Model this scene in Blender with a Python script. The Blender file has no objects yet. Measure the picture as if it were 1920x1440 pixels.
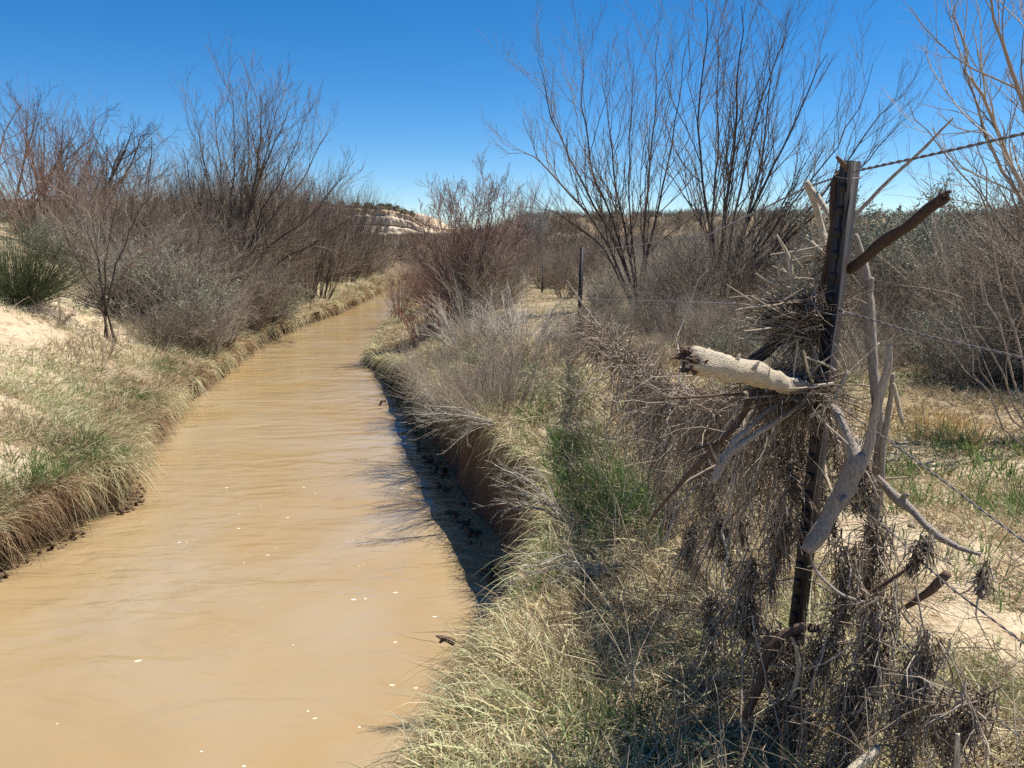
import bpy, math
import numpy as np
from mathutils import Vector

# ------------------------------------------------------------------ camera, sky, sun, exposure
S = bpy.context.scene
COL = S.collection
PITCH = math.radians(11.0)
CAMZ = 3.0
cam_d = bpy.data.cameras.new('camera')
cam = bpy.data.objects.new('camera', cam_d)
COL.objects.link(cam)
cam.location = (0, 0, CAMZ)
cam.rotation_euler = (math.radians(90) - PITCH, 0, 0)
cam_d.sensor_width = 36
cam_d.lens = 27.0
cam_d.clip_start = 0.05
cam_d.clip_end = 5000
S.camera = cam

SUN_EL, SUN_AZ = math.radians(63), math.radians(68)      # azimuth clockwise from +Y (view direction)
W = bpy.data.worlds.new('World')
S.world = W
W.use_nodes = True
wn, wl = W.node_tree.nodes, W.node_tree.links
for n in list(wn):
    wn.remove(n)
wo = wn.new('ShaderNodeOutputWorld')
wb = wn.new('ShaderNodeBackground')
ws = wn.new('ShaderNodeTexSky')
ws.sky_type = 'NISHITA'
ws.sun_disc = False
ws.sun_elevation = SUN_EL
ws.sun_rotation = SUN_AZ
ws.altitude = 2600
ws.air_density = 1.0
ws.dust_density = 0.0
ws.ozone_density = 4.0
hs = wn.new('ShaderNodeHueSaturation')
hs.inputs['Saturation'].default_value = 1.34
wb.inputs['Strength'].default_value = 0.087
wl.new(ws.outputs[0], hs.inputs['Color'])
wl.new(hs.outputs[0], wb.inputs['Color'])
wl.new(wb.outputs[0], wo.inputs['Surface'])
sun_d = bpy.data.lights.new('sun', 'SUN')
sun_d.energy = 5.0
sun_d.angle = math.radians(0.5)
sun_d.color = (1.0, 0.95, 0.86)
sun = bpy.data.objects.new('sun', sun_d)
COL.objects.link(sun)
sv = Vector((math.sin(SUN_AZ) * math.cos(SUN_EL), math.cos(SUN_AZ) * math.cos(SUN_EL), math.sin(SUN_EL)))
sun.rotation_euler = (-sv).to_track_quat('-Z', 'Y').to_euler()
sun.location = (30, 10, 40)
S.view_settings.view_transform = 'Standard'
S.view_settings.look = 'None'
S.view_settings.exposure = 0.66
S.view_settings.gamma = 1.0
S.cycles.max_bounces = 6
S.cycles.diffuse_bounces = 2
S.cycles.transparent_max_bounces = 4
try:
    S.cycles.use_denoising = False
except Exception:
    pass

# ------------------------------------------------------------------ small maths
A = np.array


def norm(v):
    return v / np.maximum(np.linalg.norm(v, axis=-1, keepdims=True), 1e-9)


def smooth(x, a=0.0, b=1.0):
    t = np.clip((np.asarray(x, float) - a) / (b - a), 0, 1)
    return t * t * (3 - 2 * t)


def vnoise(x, y, seed=0):
    x = np.asarray(x, float)
    y = np.asarray(y, float)
    xi, yi = np.floor(x).astype(np.int64), np.floor(y).astype(np.int64)
    fx, fy = x - xi, y - yi
    fx, fy = fx * fx * (3 - 2 * fx), fy * fy * (3 - 2 * fy)

    def h(i, j):
        n = (i * 374761393 + j * 668265263 + seed * 974634217) & 0xffffffff
        n = ((n ^ (n >> 13)) * 1274126177) & 0xffffffff
        return ((n ^ (n >> 16)) & 0xffff) / 65535.0
    a, b, c, d = h(xi, yi), h(xi + 1, yi), h(xi, yi + 1), h(xi + 1, yi + 1)
    return (a * (1 - fx) + b * fx) * (1 - fy) + (c * (1 - fx) + d * fx) * fy


def fbm(x, y, seed=0, o=4):
    s, a, t = 0, 1, 0
    for k in range(o):
        s = s + a * vnoise(np.asarray(x) * 2 ** k, np.asarray(y) * 2 ** k, seed + k)
        t += a
        a *= 0.5
    return s / t


def ray(px, py):
    u, v = (np.asarray(px, float) - 960) / 1440, (720 - np.asarray(py, float)) / 1440
    return u, math.cos(PITCH) + v * math.sin(PITCH), -math.sin(PITCH) + v * math.cos(PITCH)


def at(px, py, d):
    """a point d metres ahead of the camera, seen at photo pixel (px, py)"""
    u, f, z = ray(px, py)
    k = d / f
    return A([u * k, d + 0 * k, CAMZ + z * k]).T


# ------------------------------------------------------------------ creek and terrain shape
RY = A([-8, 0, 1.5, 2.2, 2.9, 3.5, 4.2, 5.2, 6.2, 7.4, 9.0, 10.9, 13, 15.4, 17, 18.2, 20, 22, 27, 37, 49, 55, 60, 70, 85, 120, 700])
RX = A([-.9, -.6, -.36, -.27, -.18, .02, .17, .27, .2, -.1, -.6, -1.2, -1.72, -2.4, -3.0, -3.5, -3.7, -3.75, -4.1, -5.0, -5.9, -4.2, -.5, 8, 30, 70, 70])
LY = A([-8, 0, 4, 6.4, 7.4, 8.2, 8.8, 10.2, 11.9, 14.5, 17.4, 20, 23, 29, 37, 46, 52, 58, 64, 75, 85, 120, 700])
LX = A([-5.2, -5.0, -4.8, -4.62, -4.45, -4.3, -4.6, -5.1, -5.45, -6.0, -6.45, -6.8, -7.0, -6.7, -6.75, -7.1, -7.2, -5.0, -1.0, 7, 26, 64, 64])


def Rw(y):
    return np.interp(y, RY, RX) + 0.16 * (fbm(np.asarray(y) * 1.6, 3.3, 5) - .5) * smooth(y, 1, 3)


def Lw(y):
    return np.interp(y, LY, LX) + 0.3 * (fbm(np.asarray(y) * 1.3, 7.7, 9) - .5)


def offR(y):
    return np.interp(y, [0, 2, 3.4, 4.2, 4.8, 5.6, 6.5, 7.5, 9, 11, 14, 20], [.05, .08, .1, .14, .22, .26, .26, .24, .22, .14, .08, 0])


def lipR(y):
    return np.interp(y, [0, 2, 3.2, 4, 6, 8, 10, 13, 15.5, 17, 18.5, 20.5, 22, 30, 50], [1.4, 1.36, 1.28, 1.18, 1.1, 1.08, .92, .75, .52, .28, .14, .16, .35, .45, .5])


def lipL(y):
    return np.interp(y, [0, 6, 8.3, 9.5, 12, 20, 40], [.5, .52, .5, .36, .34, .36, .4]) * (.75 + .5 * fbm(np.asarray(y) * 1.1, .5, 21))


def far(x, y):
    r = np.hypot(x, y)
    q = x / np.maximum(y, 1)
    a = smooth(r, 60, 170) * (1 - .95 * smooth(q, -.30, -.22) * (1 - smooth(q, -.04, .03))) * (4.1 + 1.4 * fbm(x * .012 + 9, y * .012, 31))
    return a + smooth(r, 200, 600) * 2


def topR(s, x, y):
    g = np.interp(y, [0, 2, 6, 12, 20, 30, 60], [1.52, 1.52, 1.42, 1.32, 1.25, 1.2, 1.2])
    w = np.interp(y, [0, 8, 14, 18, 24], [1.4, 1.4, 1.9, 3.2, 2.2])
    lip = lipR(y)
    z = lip + (g - lip) * smooth(s / w)
    k = smooth(s, 0, .5)
    return z + k * (.22 * (fbm(x * .8, y * .8, 11) - .5) + .05 * (fbm(x * 4, y * 4, 12) - .5)) + smooth(s, 4, 40) * .5 + far(x, y)


def topL(s, x, y):
    f = np.interp(y, [0, 22, 36, 60], [1, 1, .66, .5])
    lip = lipL(y)
    z = lip + f * np.interp(s, [0, 1.0, 3.0, 7.0, 11, 20, 60], [0, .55, 1.6, 2.9, 3.4, 3.7, 4.0])
    k = smooth(s, 0, .5)
    return z + k * (.3 * (fbm(x * .7, y * .7, 14) - .5) + .07 * (fbm(x * 3, y * 3, 15) - .5)) + far(x, y) * .9


def H(x, y):
    x, y = np.asarray(x, float), np.asarray(y, float)
    r, l = Rw(y), Lw(y)
    o = np.maximum(offR(y), 1e-3)
    fc = -.2 + (lipR(y) + .2) * (x - r + o) / o
    z = np.where((x > r - o) & (x <= r), fc, -9)
    z = np.where(x > r, topR(np.maximum(x - r, 0), x, y), np.where(x < l, topL(np.maximum(l - x, 0), x, y), z))
    return np.maximum(z, -.35)


def gp(px, py, dmin=1.2, dmax=300):
    """where the photo's pixel meets the ground"""
    u, f, z = ray(px, py)
    for d in np.geomspace(dmin, dmax, 700):
        k = d / f
        if CAMZ + z * k <= max(float(H(u * k, d)), 0):
            return float(u * k), float(d), float(H(u * k, d))
    return float(u * dmax / f), dmax, float(H(u * dmax / f, dmax))


BARES = [(gp(960, 1295), .16, .12), (gp(930, 1400), .2, .1), (gp(1700, 1050), .5, .35), (gp(1830, 1180), .5, .3), (gp(1640, 1010), .3, .3), (gp(30, 870), .35, .6), (gp(745, 675), .5, 1.1), (gp(40, 620), .7, .9)]


def BARE(x, y):
    m = 0 * x
    for (cx, cy, _), a, b in BARES:
        m = np.maximum(m, 1 - smooth(np.hypot((x - cx) / a, (y - cy) / b) + .5 * (fbm(x * 6, y * 6, 17) - .5), .6, 1.15))
    return m


# ------------------------------------------------------------------ mesh collecting
class Bag:
    def __init__(s):
        s.v, s.f, s.t, s.n = [], [], [], 0

    def add(s, v, f, t):
        v = v.reshape(-1, 3)
        s.v.append(v)
        s.f.append(f.reshape(-1, 4) + s.n)
        s.t.append(np.broadcast_to(np.asarray(t, float), (len(v),)))
        s.n += len(v)

    def tubes(s, P, R, k=3, tint=None, cap=False):
        """P (B,N,3) paths, R (B,N) radii"""
        if cap:
            e0 = P[:, :1] - (P[:, 1:2] - P[:, :1]) * .02
            e1 = P[:, -1:] + (P[:, -1:] - P[:, -2:-1]) * .02
            P = np.concatenate([e0, P, e1], 1)
            z = np.full((len(P), 1), 1e-4)
            R = np.concatenate([z, R, z], 1)
        B, N, _ = P.shape
        T = norm(np.gradient(P, axis=1))
        ref = np.where(np.abs(T[:, :1, 2:3]) < .75, A([0, 0, 1.0]), A([1.0, 0, 0]))
        ref = np.broadcast_to(ref, T.shape)
        U = norm(np.cross(T, ref))
        V = np.cross(T, U)
        a = np.arange(k) * 2 * math.pi / k
        ring = P[:, :, None] + R[:, :, None, None] * (np.cos(a)[:, None] * U[:, :, None] + np.sin(a)[:, None] * V[:, :, None])
        i = np.arange(B)[:, None, None] * N * k
        j = np.arange(N - 1)[None, :, None] * k
        q = np.arange(k)[None, None, :]
        q2 = (q + 1) % k
        f = np.stack([i + j + q, i + j + q2, i + j + k + q2, i + j + k + q], -1)
        if tint is None:
            tint = np.random.default_rng(B).random(B)
        s.add(ring, f, np.repeat(np.broadcast_to(tint, (B,)), N * k))

    def ribbons(s, P, Wd, side, tint):
        B, N, _ = P.shape
        o = side[:, None] * Wd[:, :, None] * .5
        v = np.stack([P - o, P + o], 2)
        i = np.arange(B)[:, None] * N * 2
        j = np.arange(N - 1)[None] * 2
        f = np.stack([i + j, i + j + 1, i + j + 3, i + j + 2], -1)
        s.add(v, f, np.repeat(np.broadcast_to(tint, (B,)), N * 2))

    def mesh(s, name, mat, smooth_=True):
        v, f, t = np.concatenate(s.v), np.concatenate(s.f), np.concatenate(s.t)
        m = bpy.data.meshes.new(name)
        m.vertices.add(len(v))
        m.vertices.foreach_set('co', v.astype(np.float32).ravel())
        m.loops.add(f.size)
        m.loops.foreach_set('vertex_index', f.astype(np.int32).ravel())
        m.polygons.add(len(f))
        m.polygons.foreach_set('loop_start', np.arange(0, f.size, 4, dtype=np.int32))
        if smooth_:
            m.polygons.foreach_set('use_smooth', np.ones(len(f), bool))
        at_ = m.attributes.new('tint', 'FLOAT', 'POINT')
        at_.data.foreach_set('value', t.astype(np.float32))
        m.update(calc_edges=True)
        m.materials.append(mat)
        return m

    def build(s, name, mat, parent=None, smooth_=True):
        o = bpy.data.objects.new(name, s.mesh(name, mat, smooth_))
        COL.objects.link(o)
        if parent:
            o.parent = parent
        return o


def local(bag, origin):
    bag.v = [v - A(origin) for v in bag.v]
    return bag


def tag(o, label=None, cat=None, group=None, kind=None):
    if label:
        o['label'] = label
    if cat:
        o['category'] = cat
    if group:
        o['group'] = group
    if kind:
        o['kind'] = kind
    return o


def empty(name, loc, label, cat, group=None):
    o = bpy.data.objects.new(name, None)
    o.empty_display_size = .1
    COL.objects.link(o)
    o.location = loc
    return tag(o, label, cat, group)


# ------------------------------------------------------------------ materials
def new_mat(name):
    m = bpy.data.materials.new(name)
    m.use_nodes = True
    nt = m.node_tree
    for n in list(nt.nodes):
        nt.nodes.remove(n)
    out = nt.nodes.new('ShaderNodeOutputMaterial')
    return m, nt.nodes, nt.links, out


def strand_mat(name, stops, rough=.8, trans=0.0, rnd=.12, nscale=0, spec=.2, grain=(1, 1, .16)):
    """colour by the strand's own tint through a ramp, varied a little from plant to plant"""
    m, N, L, out = new_mat(name)
    at_ = N.new('ShaderNodeAttribute')
    at_.attribute_name = 'tint'
    r = N.new('ShaderNodeValToRGB')
    e = r.color_ramp.elements
    while len(e) < len(stops):
        e.new(.5)
    for k, (p, c) in enumerate(stops):
        e[k].position = p
        e[k].color = (*c, 1)
    L.new(at_.outputs['Fac'], r.inputs[0])
    oi = N.new('ShaderNodeObjectInfo')
    hv = N.new('ShaderNodeHueSaturation')
    mr = N.new('ShaderNodeMapRange')
    mr.inputs['To Min'].default_value = 1 - rnd
    mr.inputs['To Max'].default_value = 1 + rnd
    L.new(oi.outputs['Random'], mr.inputs['Value'])
    L.new(mr.outputs[0], hv.inputs['Value'])
    L.new(r.outputs[0], hv.inputs['Color'])
    col = hv.outputs[0]
    p = N.new('ShaderNodeBsdfPrincipled')
    if nscale:
        tc = N.new('ShaderNodeTexCoord')
        mp = N.new('ShaderNodeMapping')
        mp.inputs['Scale'].default_value = (nscale * grain[0], nscale * grain[1], nscale * grain[2])
        nz = N.new('ShaderNodeTexNoise')
        nz.inputs['Detail'].default_value = 6
        L.new(tc.outputs['Object'], mp.inputs[0])
        L.new(mp.outputs[0], nz.inputs['Vector'])
        nr = N.new('ShaderNodeMapRange')
        nr.inputs['From Min'].default_value = .3
        nr.inputs['From Max'].default_value = .7
        nr.inputs['To Min'].default_value = .55
        nr.inputs['To Max'].default_value = 1.2
        L.new(nz.outputs[0], nr.inputs['Value'])
        mx = N.new('ShaderNodeMix')
        mx.data_type = 'RGBA'
        mx.blend_type = 'MULTIPLY'
        mx.inputs[0].default_value = 1
        L.new(col, mx.inputs[6])
        L.new(nr.outputs[0], mx.inputs[7])
        col = mx.outputs[2]
        bp = N.new('ShaderNodeBump')
        bp.inputs['Strength'].default_value = .6
        bp.inputs['Distance'].default_value = .01
        L.new(nz.outputs[0], bp.inputs['Height'])
        L.new(bp.outputs[0], p.inputs['Normal'])
    L.new(col, p.inputs['Base Color'])
    p.inputs['Roughness'].default_value = rough
    p.inputs['Specular IOR Level'].default_value = spec
    if trans:
        t = N.new('ShaderNodeBsdfTranslucent')
        L.new(col, t.inputs['Color'])
        ms = N.new('ShaderNodeMixShader')
        ms.inputs[0].default_value = trans
        L.new(p.outputs[0], ms.inputs[1])
        L.new(t.outputs[0], ms.inputs[2])
        L.new(ms.outputs[0], out.inputs[0])
    else:
        L.new(p.outputs[0], out.inputs[0])
    return m


M = {}
M['drygrass'] = strand_mat('dry grass', [(0, (.34, .24, .13)), (.3, (.54, .42, .24)), (.6, (.68, .61, .39)), (.82, (.55, .56, .31)), (1, (.30, .37, .15))], trans=.22)
M['browngrass'] = strand_mat('brown dead grass', [(0, (.10, .06, .035)), (.4, (.27, .17, .095)), (.75, (.45, .32, .18)), (1, (.56, .44, .26))], trans=.25)
M['green'] = strand_mat('green grass', [(0, (.07, .13, .04)), (.5, (.15, .25, .07)), (.8, (.26, .35, .11)), (1, (.44, .45, .2))], trans=.35)
M['orangegrass'] = strand_mat('golden grass', [(0, (.34, .20, .08)), (.5, (.50, .35, .15)), (1, (.58, .50, .27))], trans=.35)
M['greytwig'] = strand_mat('grey brush twigs', [(0, (.19, .15, .115)), (.5, (.32, .26, .205)), (1, (.48, .41, .32))])
M['paletwig'] = strand_mat('pale dead twigs', [(0, (.30, .26, .21)), (.5, (.45, .40, .33)), (1, (.58, .53, .45))])
M['palebrush'] = strand_mat('pale brush twigs', [(0, (.24, .2, .15)), (.5, (.40, .35, .27)), (1, (.55, .5, .4))])
M['driftdark'] = strand_mat('dark driftwood', [(0, (.045, .03, .024)), (1, (.095, .062, .047))], nscale=50)
M['browntwig'] = strand_mat('brown twigs', [(0, (.12, .088, .065)), (.5, (.22, .165, .12)), (1, (.34, .27, .20))])
M['redtwig'] = strand_mat('reddish willow twigs', [(0, (.15, .095, .07)), (.5, (.26, .165, .125)), (1, (.38, .25, .19))])
M['scarlet'] = strand_mat('red willow shoots', [(0, (.20, .06, .05)), (.5, (.34, .10, .07)), (1, (.42, .17, .11))])
M['darktwig'] = strand_mat('dark bare twigs', [(0, (.05, .042, .04)), (.5, (.085, .07, .065)), (1, (.14, .115, .105))])
M['bark'] = strand_mat('bark', [(0, (.085, .06, .05)), (.6, (.15, .11, .085)), (1, (.24, .18, .14))], nscale=30)
M['palebark'] = strand_mat('pale bark', [(0, (.25, .20, .16)), (1, (.45, .37, .30))], nscale=40)
M['sageleaf'] = strand_mat('sage leaves', [(0, (.17, .185, .125)), (.5, (.30, .315, .225)), (1, (.45, .455, .35))], trans=.15)
M['darkleaf'] = strand_mat('dark green stems', [(0, (.045, .06, .03)), (.5, (.095, .115, .055)), (1, (.18, .19, .10))], trans=.1)
M['driftpale'] = strand_mat('bleached driftwood', [(0, (.40, .32, .22)), (1, (.60, .51, .38))], nscale=45, rough=.75)
M['logwood'] = strand_mat('bleached log', [(0, (.36, .29, .20)), (1, (.60, .51, .38))], nscale=70, rough=.75, grain=(.12, 1, 1))
M['driftgrey'] = strand_mat('grey driftwood', [(0, (.19, .155, .13)), (1, (.40, .345, .29))], nscale=50, rough=.75)
M['driftbrown'] = strand_mat('brown driftwood', [(0, (.09, .055, .04)), (1, (.19, .12, .085))], nscale=50, rough=.75)
M['driftblack'] = strand_mat('blackened driftwood', [(0, (.015, .014, .014)), (.8, (.05, .045, .04)), (1, (.3, .27, .22))], nscale=40)
M['debris'] = strand_mat('flood debris fibres', [(0, (.075, .05, .036)), (.45, (.18, .13, .092)), (.8, (.34, .27, .20)), (1, (.52, .45, .35))])
M['wire'] = strand_mat('weathered wire', [(0, (.10, .085, .08)), (1, (.22, .19, .18))], rough=.5, spec=.5)
M['litter'] = strand_mat('twig litter', [(0, (.11, .075, .05)), (.5, (.29, .215, .145)), (1, (.58, .49, .35))])


def metal_post_mat():
    m, N, L, out = new_mat('rusted steel')
    tc = N.new('ShaderNodeTexCoord')
    nz = N.new('ShaderNodeTexNoise')
    nz.inputs['Scale'].default_value = 14
    nz.inputs['Detail'].default_value = 8
    r = N.new('ShaderNodeValToRGB')
    r.color_ramp.elements[0].position = .35
    r.color_ramp.elements[0].color = (.011, .011, .012, 1)
    r.color_ramp.elements[1].position = .72
    r.color_ramp.elements[1].color = (.032, .02, .017, 1)
    L.new(tc.outputs['Object'], nz.inputs['Vector'])
    L.new(nz.outputs[0], r.inputs[0])
    p = N.new('ShaderNodeBsdfPrincipled')
    p.inputs['Roughness'].default_value = .62
    p.inputs['Specular IOR Level'].default_value = .4
    L.new(r.outputs[0], p.inputs['Base Color'])
    b = N.new('ShaderNodeBump')
    b.inputs['Strength'].default_value = .3
    b.inputs['Distance'].default_value = .003
    L.new(nz.outputs[0], b.inputs['Height'])
    L.new(b.outputs[0], p.inputs['Normal'])
    L.new(p.outputs[0], out.inputs[0])
    return m


M['steel'] = metal_post_mat()


def ground_mat():
    m, N, L, out = new_mat('sandy soil')
    geo = N.new('ShaderNodeNewGeometry')

    def noise(scale, detail=6, vec=None):
        n = N.new('ShaderNodeTexNoise')
        n.inputs['Scale'].default_value = scale
        n.inputs['Detail'].default_value = detail
        L.new(vec or geo.outputs['Position'], n.inputs['Vector'])
        return n

    def mix(f, a, b, blend='MIX'):
        x = N.new('ShaderNodeMix')
        x.data_type = 'RGBA'
        x.blend_type = blend
        for k, v in ((0, f), (6, a), (7, b)):
            if hasattr(v, 'type') or hasattr(v, 'is_linked'):
                L.new(v, x.inputs[k])
            else:
                x.inputs[k].default_value = v if k == 0 else (*v, 1)
        return x.outputs[2]

    def ramp(inp, a, b):
        r = N.new('ShaderNodeMapRange')
        r.inputs['From Min'].default_value = a
        r.inputs['From Max'].default_value = b
        L.new(inp, r.inputs['Value'])
        return r.outputs[0]
    n1, n2, n3 = noise(.9), noise(7, 8), noise(60, 4)
    c = mix(ramp(n1.outputs[0], .35, .65), (.47, .375, .245), (.57, .465, .325))
    c = mix(ramp(n2.outputs[0], .5, .68), c, (.36, .26, .16))
    c = mix(ramp(n3.outputs[0], .55, .75), c, (.26, .19, .12))
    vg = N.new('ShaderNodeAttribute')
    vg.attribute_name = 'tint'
    litter_shade = mix(ramp(n3.outputs[0], .3, .7), (.12, .085, .05), (.24, .175, .105))  # litter brown, kept dark to paint in the shaded gaps under dense grass
    c = mix(vg.outputs['Fac'], c, litter_shade)
    # damp mud along the waterline: a band by height above the water
    sx = N.new('ShaderNodeSeparateXYZ')
    L.new(geo.outputs['Position'], sx.inputs[0])
    ad = N.new('ShaderNodeMath')
    ad.operation = 'MULTIPLY_ADD'
    ad.inputs[1].default_value = .5
    L.new(n2.outputs[0], ad.inputs[0])
    L.new(sx.outputs['Z'], ad.inputs[2])
    c = mix(ramp(ad.outputs[0], .62, .34), c, (.13, .085, .055))
    # steep faces are raw brown earth
    sn = N.new('ShaderNodeSeparateXYZ')
    L.new(geo.outputs['Normal'], sn.inputs[0])
    c = mix(ramp(sn.outputs['Z'], .62, .3), c, (.14, .088, .056))
    p = N.new('ShaderNodeBsdfPrincipled')
    p.inputs['Roughness'].default_value = .95
    p.inputs['Specular IOR Level'].default_value = .1
    L.new(c, p.inputs['Base Color'])
    h = N.new('ShaderNodeMath')
    h.operation = 'MULTIPLY_ADD'
    h.inputs[1].default_value = .35
    L.new(n3.outputs[0], h.inputs[0])
    L.new(n2.outputs[0], h.inputs[2])
    b = N.new('ShaderNodeBump')
    b.inputs['Strength'].default_value = .9
    b.inputs['Distance'].default_value = .05
    L.new(h.outputs[0], b.inputs['Height'])
    L.new(b.outputs[0], p.inputs['Normal'])
    L.new(p.outputs[0], out.inputs[0])
    return m


def water_mat():
    m, N, L, out = new_mat('muddy water')
    geo = N.new('ShaderNodeNewGeometry')
    n = N.new('ShaderNodeTexNoise')
    n.inputs['Scale'].default_value = .55
    n.inputs['Detail'].default_value = 3
    n.inputs['Distortion'].default_value = .6
    L.new(geo.outputs['Position'], n.inputs['Vector'])
    r = N.new('ShaderNodeValToRGB')
    r.color_ramp.elements[0].position = .35
    r.color_ramp.elements[0].color = (.335, .228, .106, 1)
    r.color_ramp.elements[1].position = .68
    r.color_ramp.elements[1].color = (.345, .262, .158, 1)
    L.new(n.outputs[0], r.inputs[0])
    p = N.new('ShaderNodeBsdfPrincipled')
    p.inputs['Roughness'].default_value = .1
    p.inputs['IOR'].default_value = 1.5
    L.new(r.outputs[0], p.inputs['Base Color'])
    # ripples: long low crests lying across the current, in patches
    mp = N.new('ShaderNodeMapping')
    mp.inputs['Rotation'].default_value = (0, 0, .25)
    mp.inputs['Scale'].default_value = (1.6, 4.6, 1)
    L.new(geo.outputs['Position'], mp.inputs[0])
    w = N.new('ShaderNodeTexNoise')
    w.inputs['Scale'].default_value = 1.4
    w.inputs['Detail'].default_value = 3
    w.inputs['Distortion'].default_value = .4
    L.new(mp.outputs[0], w.inputs['Vector'])
    pt = N.new('ShaderNodeTexNoise')
    pt.inputs['Scale'].default_value = .4
    L.new(geo.outputs['Position'], pt.inputs['Vector'])
    pr = N.new('ShaderNodeMapRange')
    pr.inputs['From Min'].default_value = .38
    pr.inputs['From Max'].default_value = .62
    pr.inputs['To Min'].default_value = .12
    L.new(pt.outputs[0], pr.inputs['Value'])
    mu = N.new('ShaderNodeMath')
    mu.operation = 'MULTIPLY'
    L.new(w.outputs[0], mu.inputs[0])
    L.new(pr.outputs[0], mu.inputs[1])
    mp2 = N.new('ShaderNodeMapping')
    mp2.inputs['Rotation'].default_value = (0, 0, -.2)
    mp2.inputs['Scale'].default_value = (.8, 2.1, 1)
    L.new(geo.outputs['Position'], mp2.inputs[0])
    w2 = N.new('ShaderNodeTexNoise')
    w2.inputs['Scale'].default_value = .9
    w2.inputs['Detail'].default_value = 2
    w2.inputs['Distortion'].default_value = .8
    L.new(mp2.outputs[0], w2.inputs['Vector'])
    sm = N.new('ShaderNodeMath')
    sm.operation = 'MULTIPLY_ADD'
    sm.inputs[1].default_value = 1.3
    L.new(w2.outputs[0], sm.inputs[0])
    L.new(mu.outputs[0], sm.inputs[2])
    b = N.new('ShaderNodeBump')
    b.inputs['Strength'].default_value = .8
    b.inputs['Distance'].default_value = .055
    L.new(sm.outputs[0], b.inputs['Height'])
    L.new(b.outputs[0], p.inputs['Normal'])
    L.new(p.outputs[0], out.inputs[0])
    return m


def rock_mat():
    m, N, L, out = new_mat('sandstone')
    geo = N.new('ShaderNodeNewGeometry')
    mp = N.new('ShaderNodeMapping')
    mp.inputs['Scale'].default_value = (.15, .15, .95)
    L.new(geo.outputs['Position'], mp.inputs[0])
    n = N.new('ShaderNodeTexNoise')
    n.inputs['Scale'].default_value = .9
    n.inputs['Detail'].default_value = 7
    L.new(mp.outputs[0], n.inputs['Vector'])
    r = N.new('ShaderNodeValToRGB')
    r.color_ramp.elements[0].position = .38
    r.color_ramp.elements[0].color = (.47, .36, .25, 1)
    r.color_ramp.elements[1].position = .6
    r.color_ramp.elements[1].color = (.60, .49, .355, 1)
    L.new(n.outputs[0], r.inputs[0])
    at_ = N.new('ShaderNodeAttribute')
    at_.attribute_name = 'tint'
    x = N.new('ShaderNodeMix')
    x.data_type = 'RGBA'
    L.new(at_.outputs['Fac'], x.inputs[0])
    L.new(r.outputs[0], x.inputs[6])
    x.inputs[7].default_value = (.48, .31, .17, 1)
    p = N.new('ShaderNodeBsdfPrincipled')
    p.inputs['Roughness'].default_value = .95
    L.new(x.outputs[2], p.inputs['Base Color'])
    L.new(p.outputs[0], out.inputs[0])
    return m


M['ground'], M['water'], M['rock'] = ground_mat(), water_mat(), rock_mat()

# ------------------------------------------------------------------ ground, water, bluff
def build_ground():
    ys = np.concatenate([np.arange(-8, 0, .4), np.arange(0, 12, .07), np.arange(12, 26, .14), np.arange(26, 60, .4), np.geomspace(60, 900, 60)])
    sR = np.concatenate([np.arange(0, 1.2, .05), np.arange(1.2, 8, .11), np.geomspace(8, 900, 70)])
    sL = np.concatenate([np.arange(0, 1.2, .05), np.arange(1.2, 12, .13), np.geomspace(12, 900, 70)])
    Y = ys[:, None]
    r, l = Rw(ys)[:, None], Lw(ys)[:, None]
    cols = []
    # left side, far to near
    xl = l - sL[None, ::-1]
    zl = topL(l - xl, xl, np.broadcast_to(Y, xl.shape))
    # left face, lip down to under water, hollowed behind the lip
    lipz = zl[:, -1:]
    k = np.linspace(0, 1, 6)[None, 1:]
    zf = lipz + (-.35 - lipz) * k
    rough = (fbm(Y * 3 + 0 * k, k * 4 + 0 * Y, 41) - .5) * .2
    xf = l - .3 * np.sin(k * math.pi * .8) + rough * np.sin(k * math.pi)
    # right face, water up to the lip
    xr = r + sR[None]
    zr = topR(sR[None] + 0 * r, xr, np.broadcast_to(Y, xr.shape))
    lipr = zr[:, :1]
    k2 = np.linspace(0, 1, 12)[None, :-1]
    zg = -.35 + (lipr + .35) * k2
    hollow = np.interp(ys, [0, 3, 4, 8, 12, 16, 22], [.06, .1, .12, .12, .14, .1, .06])[:, None]
    rough = (fbm(Y * 2.2 + 0 * k2, k2 * 5 + 0 * Y, 43) - .5) * .35
    xg = r - offR(ys)[:, None] * (1 - k2) + hollow * np.sin(np.clip(k2 * 1.15, 0, 1) * math.pi) ** .7 + rough * np.sin(k2 * math.pi) * np.minimum(1, hollow * 3)
    X = np.concatenate([xl, xf, xg, xr], 1)
    Z = np.concatenate([zl, zf, zg, zr], 1)
    YY = np.broadcast_to(Y, X.shape)
    n, c = X.shape
    v = np.stack([X, YY, Z], -1)
    i = np.arange(n - 1)[:, None] * c + np.arange(c - 1)[None]
    f = np.stack([i, i + 1, i + c + 1, i + c], -1)
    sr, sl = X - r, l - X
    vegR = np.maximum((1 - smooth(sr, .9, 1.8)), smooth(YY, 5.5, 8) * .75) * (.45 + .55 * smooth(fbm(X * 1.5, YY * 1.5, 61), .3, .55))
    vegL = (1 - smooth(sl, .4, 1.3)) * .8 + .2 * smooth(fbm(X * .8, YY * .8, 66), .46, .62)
    veg = np.where(X > (r + l) / 2, vegR, np.clip(vegL, 0, 1)) * (1 - BARE(X, YY))  # plant cover mask, also carries the painted shade beneath the blades
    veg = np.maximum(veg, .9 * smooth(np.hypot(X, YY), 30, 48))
    b = Bag()
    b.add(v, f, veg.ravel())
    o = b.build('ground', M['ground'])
    return tag(o, 'sandy ground and earth banks on both sides of the creek', 'ground', kind='structure')


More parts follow.
